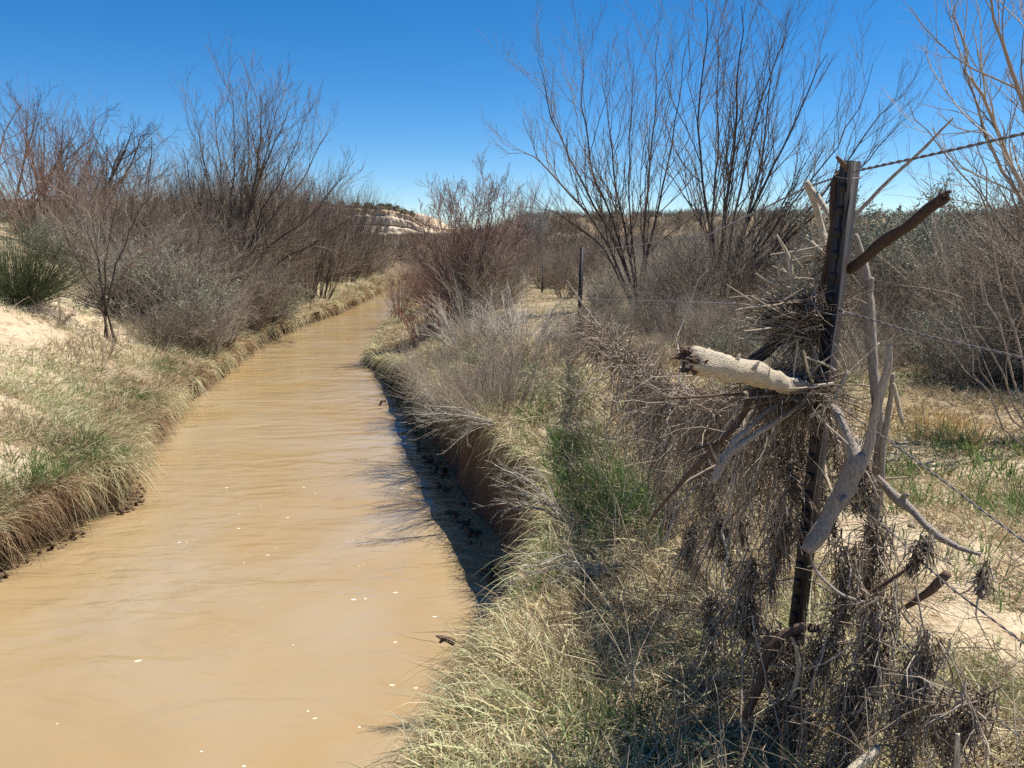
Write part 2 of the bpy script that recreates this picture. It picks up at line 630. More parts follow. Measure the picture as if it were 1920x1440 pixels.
def build_water():
    ys = np.concatenate([np.arange(-8, 30, .25), np.arange(30, 90, 1.0)])
    t = np.linspace(0, 1, 18)[None]
    r, l = Rw(ys)[:, None] + .5, Lw(ys)[:, None] - .4
    X = l + (r - l) * t
    v = np.stack([X, np.broadcast_to(ys[:, None], X.shape), 0 * X], -1)
    n, c = X.shape
    i = np.arange(n - 1)[:, None] * c + np.arange(c - 1)[None]
    f = np.stack([i, i + 1, i + c + 1, i + c], -1)
    b = Bag()
    b.add(v, f, 0)
    return tag(b.build('creek_water', M['water']), 'muddy tan creek water winding away between earth banks', 'water', kind='structure')


def build_bluff():
    """layered sandstone bluff far beyond the bend"""
    D = 210.0
    prof = [(-200, 372), (300, 376), (560, 377), (640, 383), (700, 386), (735, 389), (760, 396), (772, 402), (780, 409), (790, 416), (802, 425), (830, 430), (900, 432), (960, 436)]
    px = np.interp(np.linspace(0, 1, 260), np.linspace(0, 1, len(prof)), [p[0] for p in prof])
    py = np.interp(px, [p[0] for p in prof], [p[1] for p in prof])
    top = at(px, py, D)
    jag = (fbm(px * .09, 0 * px, 51) - .5) * .9
    zt = top[:, 2] + jag * .6
    k = np.linspace(0, 1, 40)
    zb = 2.0
    Z = zt[:, None] + (zb - zt[:, None]) * k[None]
    led = np.interp(k, [0, .08, .12, .3, .33, .55, .6, .62, .8, 1], [0, -.4, .6, .9, 1.7, 2.2, 1.2, 2.8, 3.6, 9])
    X = np.broadcast_to(top[:, :1], Z.shape) + 0
    Yv = D - led[None] - 2.0 * (fbm(px[:, None] * .06 + 0 * k, Z * .3, 53) - .5) - 1.0 * (fbm(px[:, None] * .22 + 0 * k, Z * .9, 54) - .5)
    # plateau running back from the rim
    back = np.stack([top[:, 0], np.full(len(px), D + 90.0), zt - .2], -1)[:, None]
    v = np.concatenate([back, np.stack([X, Yv, Z], -1)], 1)
    n, c = v.shape[:2]
    i = np.arange(n - 1)[:, None] * c + np.arange(c - 1)[None]
    f = np.stack([i, i + 1, i + c + 1, i + c], -1)
    b = Bag()
    t = np.concatenate([[.4], np.interp(k, [0, .1, .2, .26], [.5, .95, .8, 0])])
    b.add(v, f, np.broadcast_to(t, (n, c)).ravel() * (.6 + .4 * np.repeat(fbm(px * .07, 0 * px, 55), c)))
    return tag(b.build('sandstone_bluff', M['rock'], smooth_=False), 'pale layered sandstone bluff with orange rim in the distance', 'bluff', kind='structure')


build_ground()
build_water()
build_bluff()

# ------------------------------------------------------------------ branching
def paths(rng, P0, D, L, n, wob=.1, trop=0.0):
    B = len(L)
    d = norm(D)
    P = P0.copy()
    out = [P]
    st = (L / (n - 1))[:, None]
    for _ in range(n - 1):
        d = norm(d + wob * rng.standard_normal((B, 3)) + A([0, 0, 1.0]) * (trop if np.isscalar(trop) else trop[:, None]))
        P = P + d * st
        out.append(P)
    return np.stack(out, 1)


def taper(R0, n, end=.35):
    return R0[:, None] * np.linspace(1, end, n)[None]


def kids(rng, P, R, L, k, t0=.25, t1=.98, ang=35, sd=10, ratio=.5, rr=.6, rmin=.0015, flat=0):
    B, N, _ = P.shape
    i = np.repeat(np.arange(B), k)
    t = t0 + (t1 - t0) * (np.tile(np.arange(k), B) + rng.random(B * k)) / k
    x = t * (N - 1)
    j = np.minimum(x.astype(int), N - 2)
    f = (x - j)[:, None]
    P0 = P[i, j] * (1 - f) + P[i, j + 1] * f
    T = norm(P[i, j + 1] - P[i, j])
    q = rng.standard_normal((B * k, 3))
    q[:, 2] *= (1 - flat)
    q = norm(q - (q * T).sum(1, keepdims=True) * T)
    a = np.radians(ang + sd * rng.standard_normal(B * k))[:, None]
    D = np.cos(a) * T + np.sin(a) * q
    Lk = L[i] * ratio * (1.15 - .6 * t) * rng.uniform(.55, 1.25, B * k)
    r = np.maximum((R[i, j] * (1 - f[:, 0]) + R[i, j + 1] * f[:, 0]) * rr, rmin)
    return P0, D, Lk, r


def fan(rng, n, spread, lean=(0, 0), base=.15):
    """n start points and directions fanning out of one root"""
    th = rng.uniform(0, 2 * math.pi, n)
    a = np.radians(spread) * np.sqrt(rng.random(n))
    D = np.stack([np.sin(a) * np.cos(th) + lean[0], np.sin(a) * np.sin(th) + lean[1], np.cos(a)], -1)
    rr = base * np.sqrt(rng.random(n))
    P = np.stack([rr * np.cos(th), rr * np.sin(th), np.full(n, -.05)], -1)
    return P, D


def levels(rng, P, R, L, spec, stems, twigs, k0=5, tint=None):
    """grow levels of twigs on paths P; spec = list of dicts; the last levels go to twigs"""
    stems.tubes(P, R, k0, tint)
    for q, s in enumerate(spec):
        s = dict(s)
        n, wob, trop, end, kk, into = s.pop('n', 4), s.pop('wob', .12), s.pop('trop', .06), s.pop('end', .4), s.pop('k', 5), s.pop('into', 'twigs')
        P0, D, Lk, r = kids(rng, P, R, L, kk, **s)
        P = paths(rng, P0, D, Lk, n, wob, trop)
        R = taper(r, n, end)
        L = Lk
        (stems if into == 'stems' else twigs).tubes(P, R, 3, rng.random(len(L)))
    return P, R, L


def leaves(rng, P, per, size, bag, along=(.2, 1)):
    """small leaf faces along twigs"""
    B, N, _ = P.shape
    i = np.repeat(np.arange(B), per)
    t = rng.uniform(along[0], along[1], B * per) * (N - 1)
    j = np.minimum(t.astype(int), N - 2)
    f = (t - j)[:, None]
    c = P[i, j] * (1 - f) + P[i, j + 1] * f
    d = norm(rng.standard_normal((B * per, 3)) + A([0, 0, .5]))
    s = size * rng.uniform(.6, 1.4, B * per)
    pts = np.stack([c, c + d * s[:, None] * .5, c + d * s[:, None]], 1)
    wd = np.stack([s * .12, s * .42, s * .05], 1)
    side = norm(np.cross(d, rng.standard_normal((B * per, 3))))
    bag.ribbons(pts, wd, side, rng.random(B * per))


PROTO = {}


def proto(name, parts):
    """parts: list of (part name, bag, material); stored as shared meshes"""
    PROTO[name] = [(pn, b.mesh(pn, m)) for pn, b, m in parts if b.n]


def place(pname, name, loc, label, cat, group=None, scale=1.0, rz=0.0, sx=None):
    e = empty(name, loc, label, cat, group)
    e.rotation_euler = (0, 0, rz)
    e.scale = (scale if sx is None else sx, scale if sx is None else sx, scale)
    for pn, me in PROTO[pname]:
        o = bpy.data.objects.new(pn, me)
        COL.objects.link(o)
        o.parent = e
    return e


rng = np.random.default_rng(20)


def mk_willow(key, seed, h=2.8, n=46, spread=26, mat='redtwig', smat='redtwig', rs=.011, k1=7, k2=5):
    r = np.random.default_rng(seed)
    a, b = Bag(), Bag()
    P0, D = fan(r, n, spread, base=.35)
    L = h * r.uniform(.55, 1.05, n)
    P = paths(r, P0, D, L, 7, .07, .05)
    levels(r, P, taper(np.full(n, rs), 7, .3), L, [dict(k=k1, n=5, t0=.3, ang=26, ratio=.5, trop=.1, into='twigs'), dict(k=k2, n=4, t0=.2, ang=26, ratio=.45, trop=.08)], a, b, 4, r.random(n))
    proto(key, [('stems', a, M[smat]), ('twigs', b, M[mat])])


def mk_brush(key, seed, h=1.5, n=40, spread=50, mat='greytwig', rs=.010, k1=8, k2=6, k3=0, trop=.1, rmin=.0022):
    r = np.random.default_rng(seed)
    a, b = Bag(), Bag()
    P0, D = fan(r, n, spread, base=.25)
    L = h * r.uniform(.6, 1.1, n)
    P = paths(r, P0, D, L, 6, .14, trop)
    sp = [dict(k=k1, n=4, t0=.15, ang=38, ratio=.55, trop=.06, rmin=rmin), dict(k=k2, n=4, t0=.15, ang=38, ratio=.5, trop=.05, rmin=rmin)]
    if k3:
        sp.append(dict(k=k3, n=3, t0=.2, ang=35, ratio=.5, trop=.05, rmin=rmin))
    levels(r, P, taper(np.full(n, rs), 6, .35), L, sp, a, b, 4, r.random(n))
    proto(key, [('stems', a, M[mat]), ('twigs', b, M[mat])])


def mk_sage(key, seed, h=1.1, n=26, spread=66, smat='greytwig', lmat='sageleaf', per=7, size=.035, k1=9, k2=5):
    r = np.random.default_rng(seed)
    a, b, c = Bag(), Bag(), Bag()
    P0, D = fan(r, n, spread, base=.2)
    L = h * r.uniform(.6, 1.1, n)
    P = paths(r, P0, D, L, 6, .14, .05)
    Q, _, _ = levels(r, P, taper(np.full(n, .013), 6, .35), L, [dict(k=k1, n=4, t0=.25, ang=36, ratio=.5, trop=.1, rmin=.002), dict(k=k2, n=4, t0=.2, ang=30, ratio=.5, trop=.1, rmin=.002)], a, b, 4)
    leaves(r, Q, per, size, c)
    proto(key, [('stems', a, M[smat]), ('twigs', b, M[smat]), ('foliage', c, M[lmat])])


def mk_broom(key, seed, h=1.1, n=260, spread=70, mat='darkleaf', rs=.004, trop=.03, droop=0.0):
    """dense broom of fine upright stems (joint-fir, rabbitbrush)"""
    r = np.random.default_rng(seed)
    a, b = Bag(), Bag()
    P0, D = fan(r, n, spread, base=.3)
    L = h * r.uniform(.55, 1.1, n)
    P = paths(r, P0, D, L, 6, .09, trop - droop)
    levels(r, P, taper(np.full(n, rs), 6, .3), L, [dict(k=7, n=4, t0=.2, ang=20, ratio=.5, trop=.06 - droop, rmin=.0016)], a, b, 3, r.random(n))
    proto(key, [('stems', a, M[mat]), ('twigs', b, M[mat])])


def mk_arch(key, seed, h=1.2, n=90, mat='paletwig', lean=(-.6, -.1)):
    """dead brush lying over in arching sprays"""
    r = np.random.default_rng(seed)
    a, b = Bag(), Bag()
    P0, D = fan(r, n, 52, lean, base=.4)
    L = h * r.uniform(.6, 1.15, n)
    P = paths(r, P0, D, L, 8, .06, -.14)
    levels(r, P, taper(np.full(n, .006), 8, .3), L, [dict(k=9, n=5, t0=.2, ang=22, ratio=.42, trop=-.06, rmin=.0018)], a, b, 4, r.random(n))
    proto(key, [('stems', a, M[mat]), ('twigs', b, M[mat])])


def mk_tree(key, seed, h=5, n=4, spread=34, mat='darktwig', rs=.08, arch=.0, k=(6, 6, 5, 4), ang=38):
    r = np.random.default_rng(seed)
    a, b = Bag(), Bag()
    P0, D = fan(r, n, spread, base=.25)
    L = h * r.uniform(.6, .95, n)
    P = paths(r, P0, D, L, 9, .1, .03 - arch)
    levels(r, P, taper(r.uniform(.6, 1, n) * rs, 9, .22), L, [dict(k=k[0], n=7, t0=.2, ang=ang, ratio=.62, trop=.05 - arch, into='stems', rr=.6), dict(k=k[1], n=6, t0=.2, ang=ang, ratio=.5, trop=.04 - arch, rr=.55),
                                                               dict(k=k[2], n=5, t0=.15, ang=32, ratio=.5, trop=.05 - arch, rr=.55, rmin=.003), dict(k=k[3], n=4, t0=.15, ang=28, ratio=.5, trop=.05, rmin=.0025)], a, b, 6)
    proto(key, [('trunk', a, M['bark']), ('crown', b, M[mat])])


for q in range(3):
    mk_willow('willow%d' % q, 100 + q)
    mk_willow('brownwillow%d' % q, 130 + q, h=3.0, n=40, spread=34, mat='browntwig', smat='bark', rs=.013)
    mk_brush('grey%d' % q, 160 + q)
    mk_brush('brown%d' % q, 190 + q, h=2.0, n=40, spread=54, mat='browntwig', rs=.012, k1=9, k2=7)
    mk_brush('pale%d' % q, 400 + q, h=1.4, n=46, mat='palebrush')
    mk_sage('sage%d' % q, 220 + q)
    mk_broom('graybroom%d' % q, 250 + q, h=.85, n=170, spread=72, mat='greytwig', rs=.003)
for q in range(2):
    mk_broom('greenbroom%d' % q, 280 + q, n=620, spread=78, rs=.005)
    mk_arch('arch%d' % q, 300 + q)
    mk_tree('darktree%d' % q, 320 + q, h=4.6, n=6, spread=46, arch=.02, rs=.085)
mk_willow('poplar', 340, h=6, n=7, spread=7, mat='paletwig', smat='palebark', rs=.06, k1=16, k2=6)
mk_willow('redshoots', 350, h=1.1, n=70, spread=34, mat='scarlet', smat='scarlet', rs=.006, k1=3, k2=2)
mk_sage('bigsage', 360, h=2.2, n=22, spread=38, smat='bark', per=9, size=.05, k1=11, k2=7)
mk_brush('deadspray', 370, h=.9, n=14, spread=50, mat='paletwig', rs=.006, k1=6, k2=4)
mk_brush('lowtwigs', 380, h=.7, n=22, spread=75, mat='browntwig', rs=.006, k1=6, k2=4)


def pick(k, n=3):
    return '%s%d' % (k, int(rng.integers(n)))


def plant(pn, name, px, py, label, cat, group=None, scale=1.0, sx=None, dx=0, rz=None):
    x, y, z = gp(px, py)
    return place(pn, name, (x + dx, y, z - .03), label, cat, group, scale, rng.uniform(0, 6.28) if rz is None else rz, sx)


def plant_at(pn, name, x, y, label, cat, group=None, scale=1.0, sx=None):
    return place(pn, name, (x, y, float(H(x, y)) - .04), label, cat, group, scale, rng.uniform(0, 6.28), sx)


# ------------------------------------------------------------------ trees guided by their main stems
def stem_tree(name, base, d, stems, label, cat, seed, depth=.8, rad=.03, spec=None, mats=('bark', 'browntwig'), parts=('trunk', 'crown'), extra=0, group=None, ext_len=1.6):
    """stems: photo-pixel polylines giving the run of each main stem; every stem gets its own depth offset"""
    r = np.random.default_rng(seed)
    a, b = Bag(), Bag()
    P, R, L = [], [], []
    bx, by, bz = base
    for q, st in enumerate(stems):
        st = A(st, float)
        off = r.uniform(-depth, depth)
        n = 14
        t = np.linspace(0, 1, n)
        tt = np.linspace(0, 1, len(st) + 1)
        d_ = d + off * np.linspace(0, 1, len(st)) ** .8
        pts = A([at(st[i, 0], st[i, 1], d_[i]) for i in range(len(st))])
        pts = np.concatenate([[A([bx + r.uniform(-.1, .1), by + r.uniform(-.1, .1), bz - .08])], pts])
        p = np.stack([np.interp(t, tt, pts[:, c]) for c in range(3)], -1)
        for _ in range(2):
            p[1:-1] = (p[:-2] + 2 * p[1:-1] + p[2:]) / 4
        p[2:] += .02 * r.standard_normal((n - 2, 3))
        ln = np.linalg.norm(np.diff(p, axis=0), axis=1).sum()
        P.append(p)
        L.append(ln)
        R.append(rad * r.uniform(.65, 1.1) * np.linspace(1, .16, n))
    P, R, L = A(P), A(R), A(L)
    levels(r, P, R, L, spec or [dict(k=13, n=7, t0=.15, ang=26, ratio=.38, trop=.1, rr=.6, rmin=.004), dict(k=7, n=5, t0=.15, ang=28, ratio=.52, trop=.1, rr=.6, rmin=.0028), dict(k=4, n=4, t0=.2, ang=28, ratio=.5, trop=.08, rr=.6, rmin=.002)], a, b, 6)
    e = empty(name, base, label, cat, group)
    local(a, base).build(parts[0], M[mats[0]], e)
    local(b, base).build(parts[1], M[mats[1]], e)
    return e


def base_at(px, py):
    return gp(px, py)


B3 = base_at(1195, 590)
stem_tree('bare_tree', B3, B3[1], [
    [(1170, 480), (1110, 380), (1050, 260), (1020, 170), (1008, 110)], [(1140, 450), (1060, 350), (1000, 290), (962, 280)], [(1160, 440), (1110, 320), (1090, 200), (1095, 115)],
    [(1180, 460), (1150, 330), (1140, 220), (1130, 150)], [(1205, 470), (1215, 330), (1230, 190), (1235, 60)], [(1215, 470), (1250, 330), (1270, 200), (1290, 80)], 
    [(1150, 480), (1080, 420), (1030, 390), (990, 385)], [(1185, 450), (1175, 320), (1185, 200), (1190, 110)]],
    'wide multi-stemmed bare tree fanning left behind the second fence post', 'tree', 1, rad=.037)
B4 = base_at(1352, 600)
stem_tree('bare_tree', B4, B4[1], [
    [(1375, 490), (1420, 350), (1445, 210), (1440, 60)], [(1395, 500), (1470, 400), (1545, 310), (1600, 230), (1640, 120)], [(1365, 480), (1390, 340), (1420, 200), (1470, 80), (1485, 20)], [(1400, 520), (1510, 420), (1620, 310), (1700, 215)],
    [(1340, 470), (1310, 330), (1310, 190), (1330, 60), (1325, 0)], [(1350, 470), (1370, 320), (1385, 170), (1395, 10)], [(1390, 520), (1480, 440), (1560, 350), (1640, 220), (1690, 180)], [(1345, 500), (1330, 410), (1350, 300), (1340, 180), (1350, 90)], [(1375, 470), (1440, 330), (1500, 210), (1550, 100)],
    [(1400, 530), (1500, 480), (1600, 440)]],
    'tall bare tree with dark stems leaning right behind the front fence post', 'tree', 2, rad=.042)
# tree at the right edge
B5 = (4.9, 6.2, float(H(4.9, 6.2)))
stem_tree('bare_tree', B5, 6.0, [
    [(1990, 600), (1960, 380), (1915, 190), (1870, 60), (1845, -40)], [(1985, 620), (1930, 330), (1835, 180), (1790, 90), (1795, -20)], [(2000, 560), (1990, 300), (1950, 100), (1930, -80)], [(1990, 600), (1940, 420), (1890, 330), (1830, 220), (1810, 90)], [(2010, 560), (2020, 300), (1990, 60), (1960, -100)],
    [(2020, 560), (2080, 300), (2090, 60)], [(2030, 560), (2140, 320), (2200, 100)], [(2000, 500), (2010, 200), (2040, -100)]],
    'pale-twigged bare tree reaching in over the right edge of the view', 'tree', 3, rad=.028, mats=('palebark', 'greytwig'),
    spec=[dict(k=10, n=7, t0=.3, ang=28, ratio=.3, trop=.12, rr=.6, rmin=.003), dict(k=5, n=5, t0=.15, ang=28, ratio=.5, trop=.08, rr=.6, rmin=.0018), dict(k=2, n=4, t0=.2, ang=28, ratio=.5, trop=.08, rr=.6, rmin=.0015)])
# whip-stemmed sapling below it
B6 = (4.0, 5.6, float(H(4.0, 5.6)))
stem_tree('willow_sapling', B6, 5.4, [
    [(1925, 860), (1830, 710), (1800, 640), (1755, 590), (1690, 500), (1650, 455)], [(1930, 800), (1890, 640), (1840, 520), (1790, 430), (1730, 330)], [(1940, 780), (1900, 600), (1850, 430), (1840, 300), (1850, 180)], [(1960, 780), (1930, 600), (1880, 450), (1800, 330), (1740, 250), (1705, 190)],
    [(1935, 820), (1880, 700), (1790, 560), (1745, 440), (1742, 300)], [(1950, 790), (1940, 600), (1910, 440), (1890, 330)], [(1945, 830), (1860, 760), (1800, 560), (1780, 420), (1775, 260)]],
    'willow sapling of thin pale whips crossing the right side of the view', 'tree', 4, rad=.011, depth=.5, mats=('palebark', 'greytwig'), parts=('stems', 'twigs'),
    spec=[dict(k=6, n=6, t0=.3, ang=24, ratio=.25, trop=.06, rr=.6, rmin=.0018), dict(k=2, n=4, t0=.2, ang=28, ratio=.5, trop=.06, rr=.6, rmin=.0013)])
# tall shrub on the left bank
B1 = base_at(452, 585)
stem_tree('tall_shrub', B1, B1[1], [
    [(410, 430), (385, 320), (370, 225)], [(430, 400), (440, 290), (437, 160)], [(440, 430), (470, 310), (462, 175)], [(450, 420), (490, 330), (520, 200)], [(470, 430), (530, 330), (578, 210)], [(480, 440), (560, 350), (612, 250)], [(490, 470), (580, 410), (645, 330)],
    [(400, 470), (360, 370), (345, 280)], [(420, 420), (410, 300), (405, 190)], [(455, 430), (500, 300), (545, 200)], [(390, 500), (340, 430), (320, 360)], [(460, 420), (485, 300), (490, 180)], [(500, 500), (600, 450), (670, 400)]],
    'tallest leafless shrub on the left bank with upright dark stems', 'shrub', 5, rad=.045, depth=1.2, parts=('stems', 'twigs'),
    spec=[dict(k=14, n=7, t0=.12, ang=28, ratio=.38, trop=.1, rr=.55, rmin=.006), dict(k=8, n=5, t0=.1, ang=30, ratio=.5, trop=.1, rr=.6, rmin=.004), dict(k=4, n=4, t0=.2, ang=28, ratio=.5, trop=.08, rr=.6, rmin=.0035)])
# slender young tree standing in front of it
B7 = base_at(208, 640)
stem_tree('young_tree', B7, B7[1], [
    [(195, 590), (190, 520), (170, 440), (140, 380), (120, 330)], [(196, 580), (200, 480), (215, 390), (235, 330)], [(197, 570), (225, 480), (255, 420), (285, 350)], [(195, 575), (180, 480), (175, 400), (165, 330)], [(196, 560), (240, 500), (300, 450), (335, 430)], [(194, 570), (150, 500), (125, 440), (110, 400)]],
    'slender young tree on one thin trunk in front of the left bank brush', 'tree', 6, rad=.022, depth=.6, mats=('bark', 'greytwig'),
    spec=[dict(k=9, n=6, t0=.35, ang=32, ratio=.36, trop=.08, rr=.6, rmin=.004), dict(k=6, n=5, t0=.1, ang=32, ratio=.5, trop=.06, rr=.6, rmin=.003), dict(k=4, n=4, t0=.1, ang=30, ratio=.5, trop=.06, rr=.6, rmin=.0025)])

# ------------------------------------------------------------------ shrubs: the ones that stand out
def far_at(px, py_top, d, pn, name, h, label, cat, group=None, sx=None):
    """a plant d metres off whose top reaches photo row py_top; h is its prototype's height"""
    p = at(px, py_top, d)
    z = float(H(p[0], d)) - .05
    s = max((p[2] - z) / h, .2)
    return place(pn, name, (p[0], d, z), label, cat, group, s, rng.uniform(0, 6.28), sx if sx else s)


far_at(60, 205, 21, 'willow0', 'willow_shrub', 2.75, 'reddish willow shrub at the far left, left of a second one', 'shrub', sx=1.6)
far_at(190, 285, 20, 'willow1', 'willow_shrub', 2.75, 'reddish willow shrub behind the slender young tree', 'shrub', sx=1.5)
far_at(225, 205, 32, 'darktree0', 'dark_tree', 4.6, 'rounded dark bare tree standing on the left skyline', 'tree', sx=.95)
far_at(105, 160, 30, 'darktree1', 'dark_tree', 4.6, 'dark bare tree rising above the reddish willows', 'tree', sx=1.1)
far_at(-30, 120, 24, 'darktree0', 'dark_tree', 4.6, 'bare tree cut off by the left edge of the view', 'tree', sx=.95)
far_at(310, 330, 38, 'darktree1', 'dark_tree', 4.6, 'low dark bare tree between the round tree and the tallest shrub', 'tree', sx=.7)
plant('greenbroom0', 'green_shrub', 30, 562, 'round dark green shrub on the sand at the left edge', 'shrub', scale=1.3, sx=1.0)
plant('lowtwigs', 'twiggy_shrub', 190, 672, 'low dark twiggy shrub on the grass below the young tree', 'shrub', scale=1.0)
plant('lowtwigs', 'twiggy_shrub', 95, 605, 'sparse knee-high twigs on bare sand below the round green shrub', 'shrub', scale=.8)

for px, py, d, sc_ in ((610, 372, 36, 1.3), (648, 374, 40, 1.2), (680, 378, 44, 1.1), (575, 365, 34, 1.2), (590, 380, 30, 1.3), (560, 360, 28, 1.2)):
    far_at(px, py, d, pick('brownwillow'), 'bank_brush', 2.5, 'tall brown brush on the left bank just before the bluff', 'shrub', 'tall brush before the bluff', sx=sc_)

# red-brown willow at the bend, with its red shoots
BW = base_at(868, 600)
stem_tree('bend_willow', BW, BW[1], [
    [(850, 520), (835, 450), (820, 390)], [(865, 500), (870, 430), (862, 370)], [(880, 500), (895, 420), (905, 345)], [(890, 510), (920, 430), (930, 370)], [(895, 520), (940, 450), (960, 390)], [(845, 530), (805, 460), (790, 420)], [(870, 500), (885, 430), (888, 375)], [(830, 540), (790, 500), (775, 450)], [(900, 530), (950, 480), (985, 430)], [(860, 500), (845, 420), (843, 380)]],
    'dense red-brown willow standing where the creek bends', 'shrub', 7, rad=.032, depth=1.3, parts=('stems', 'twigs'), mats=('bark', 'redtwig'),
    spec=[dict(k=16, n=6, t0=.08, ang=30, ratio=.42, trop=.08, rr=.55, rmin=.006), dict(k=9, n=5, t0=.1, ang=30, ratio=.5, trop=.08, rr=.6, rmin=.0045), dict(k=4, n=4, t0=.2, ang=28, ratio=.5, trop=.08, rr=.6, rmin=.004)])
for px, py, k, sc_, lab in ((812, 570, 'brown1', .75, 'brown brush drooping to the water left of the bend willow'), (905, 590, 'brown2', .8, 'brown brush at the right foot of the bend willow'), (860, 585, 'brown0', .6, 'low brown brush right under the bend willow'), (945, 575, 'grey1', .8, 'grey brush between the bend willow and the farthest post')):
    plant(k, 'foot_brush', px, py, lab, 'shrub', None, sc_)
for px, py, k, sc_, lab in ((290, 560, 'sage0', 1.3, 'grey green sage to the right of the slender young tree'), (345, 600, 'grey1', 1.0, 'grey brush at the water edge below the tallest shrub'), (130, 500, 'sage1', 1.0, 'small sage on the sand left of the young tree'), (265, 500, 'grey2', 1.1, 'grey brush uphill of the slender young tree'), (110, 430, 'grey0', 1.0, 'grey brush under the reddish willows'), (300, 650, 'grey0', .6, 'low grey brush on the left lip below the sage')):
    plant(k, 'slope_shrub', px, py, lab, 'shrub', None, sc_)
plant('redshoots', 'willow_shoots', 838, 600, 'bright red willow shoots at the foot of the bend willow', 'shrub', scale=1.3)
plant('redshoots', 'willow_shoots', 800, 640, 'orange red shoots hanging over the water edge', 'shrub', scale=1.0)
far_at(1730, 385, 13.5, 'bigsage', 'sagebrush', 2.3, 'silvery sagebrush just right of the big one with dark stems', 'shrub', sx=.95)
for px, py, d, lab in ((978, 345, 48, 'tallest pale slender poplar behind the bend willow'), (1003, 372, 50, 'shorter pale poplar beside the tallest poplar'), (955, 395, 46, 'small pale poplar nearest the bend willow')):
    far_at(px, py, d, 'poplar', 'poplar', 6.0, lab, 'tree', sx=.85)
plant('arch0', 'arching_shrub', 880, 640, 'silver grey dead shrub arching over like combed hair', 'shrub', scale=1.1)
plant('arch1', 'arching_shrub', 985, 640, 'pale dead shrub bowed over beside the second fence post', 'shrub', scale=.9)
plant('graybroom0', 'rabbitbrush', 985, 690, 'grey rabbitbrush on the bank below the arching dead shrub', 'shrub', scale=1.0)
plant('graybroom1', 'rabbitbrush', 905, 765, 'grey green rabbitbrush at the lip of the undercut bank', 'shrub', scale=.85)
plant('arch0', 'arching_shrub', 850, 795, 'dry pale shrub drooping from the bank toward the water', 'shrub', scale=.6)
for x, y, sc, lab in ((-.12, 8.3, 1.0, 'big grey rabbitbrush overhanging the dark water'), (-.6, 9.9, 1.1, 'grey rabbitbrush on the bank edge behind the biggest overhanging one'), (-1.35, 12.2, .8, 'small grey rabbitbrush at the lip nearest the sandy point')):
    plant_at('graybroom1', 'rabbitbrush', x, y, lab, 'shrub', None, sc)
plant('graybroom2', 'rabbitbrush', 905, 640, 'grey rabbitbrush right behind the sandy point', 'shrub', scale=.9)
far_at(1690, 372, 15, 'bigsage', 'sagebrush', 2.3, 'big silvery sagebrush with dark stems behind the front post', 'shrub', sx=1.25)
far_at(1630, 420, 17, 'bigsage', 'sagebrush', 2.3, 'silvery sagebrush half hidden by the front post', 'shrub')
far_at(1790, 430, 19, 'grey0', 'brush', 1.5, 'tan brush to the right of the big silvery sagebrush', 'shrub')

# ------------------------------------------------------------------ thickets
def thicket(n, ylo, yhi, side, slo, shi, kinds, name, label, cat, group, s=(.8, 1.3)):
    for _ in range(n):
        y = math.exp(rng.uniform(math.log(ylo), math.log(yhi)))
        q = rng.uniform(slo, shi)
        x = float(Lw(y)) - q if side == 'L' else float(Rw(y)) + q
        k = kinds[int(rng.integers(len(kinds)))]
        px = 960 + 1440 * x / y
        if side == 'R' and 985 < px < 1110 and y < 26:
            continue
        sc = rng.uniform(*s)
        if side == 'L' and px < 350 and y > 20:
            sc *= .7
        if side == 'L' and px > 685:
            sc *= .55
        plant_at('lowtwigs' if k == 'lowtwigsx' else pick(k), name, x, y, label, cat, group, sc)


thicket(34, 15.5, 24, 'L', .2, 1.9, ['grey', 'grey', 'sage', 'graybroom', 'brown'], 'grey_brush', 'grey leafless brush crowding the near left bank', 'shrub', 'grey brush along the near left bank', (.8, 1.35))
thicket(52, 19, 50, 'L', .9, 4.2, ['brown', 'brown', 'grey', 'brownwillow'], 'brown_brush', 'brown leafless brush lining the left bank toward the bend', 'shrub', 'brown brush along the far left bank', (.9, 1.5))
thicket(44, 22, 50, 'L', 2.5, 13, ['brownwillow', 'brown', 'grey', 'willow'], 'hill_brush', 'brown brush on the left slope behind the bank', 'shrub', 'brush on the left slope', (.9, 1.4))
thicket(20, 16, 26, 'L', 4, 11, ['grey', 'sage', 'brown', 'sage'], 'slope_brush', 'low grey green brush on the left sand slope', 'shrub', 'brush on the left sand slope', (.6, 1.0))
thicket(80, 13, 40, 'R', 4.0, 22, ['brown', 'grey', 'grey', 'brown', 'pale'], 'brown_brush', 'brown brush on the flat behind the right hand trees', 'shrub', 'brown brush behind the right hand trees', (.6, 1.0))
thicket(46, 8.6, 16, 'R', 3.6, 10, ['grey', 'graybroom', 'pale', 'sage', 'grey'], 'scrub_brush', 'knee high grey scrub filling the flat under the bare trees', 'shrub', 'low scrub under the right hand trees', (.38, .68))
thicket(26, 7.6, 11, 'R', 5.2, 9, ['grey', 'sage', 'brown', 'graybroom'], 'edge_brush', 'low tangled brush on the flat behind the middle wire', 'shrub', 'low brush behind the middle wire', (.4, .75))
thicket(40, 9.5, 24, 'R', 7.5, 17, ['pale', 'sage', 'graybroom', 'grey', 'pale'], 'grey_brush', 'grey brush crowding the right side of the flat', 'shrub', 'grey brush on the right', (.8, 1.35))
thicket(26, 24, 50, 'R', .2, 7, ['brown', 'brown', 'willow', 'grey'], 'bend_brush', 'brown brush on the right bank past the bend willow', 'shrub', 'brush past the bend willow', (.6, .95))
thicket(26, 9, 20, 'R', 1.0, 7, ['graybroom', 'lowtwigsx', 'graybroom'], 'low_brush', 'low grey dead brush among the dry grass right of the creek', 'shrub', 'low brush on the right bank', (.5, .85))
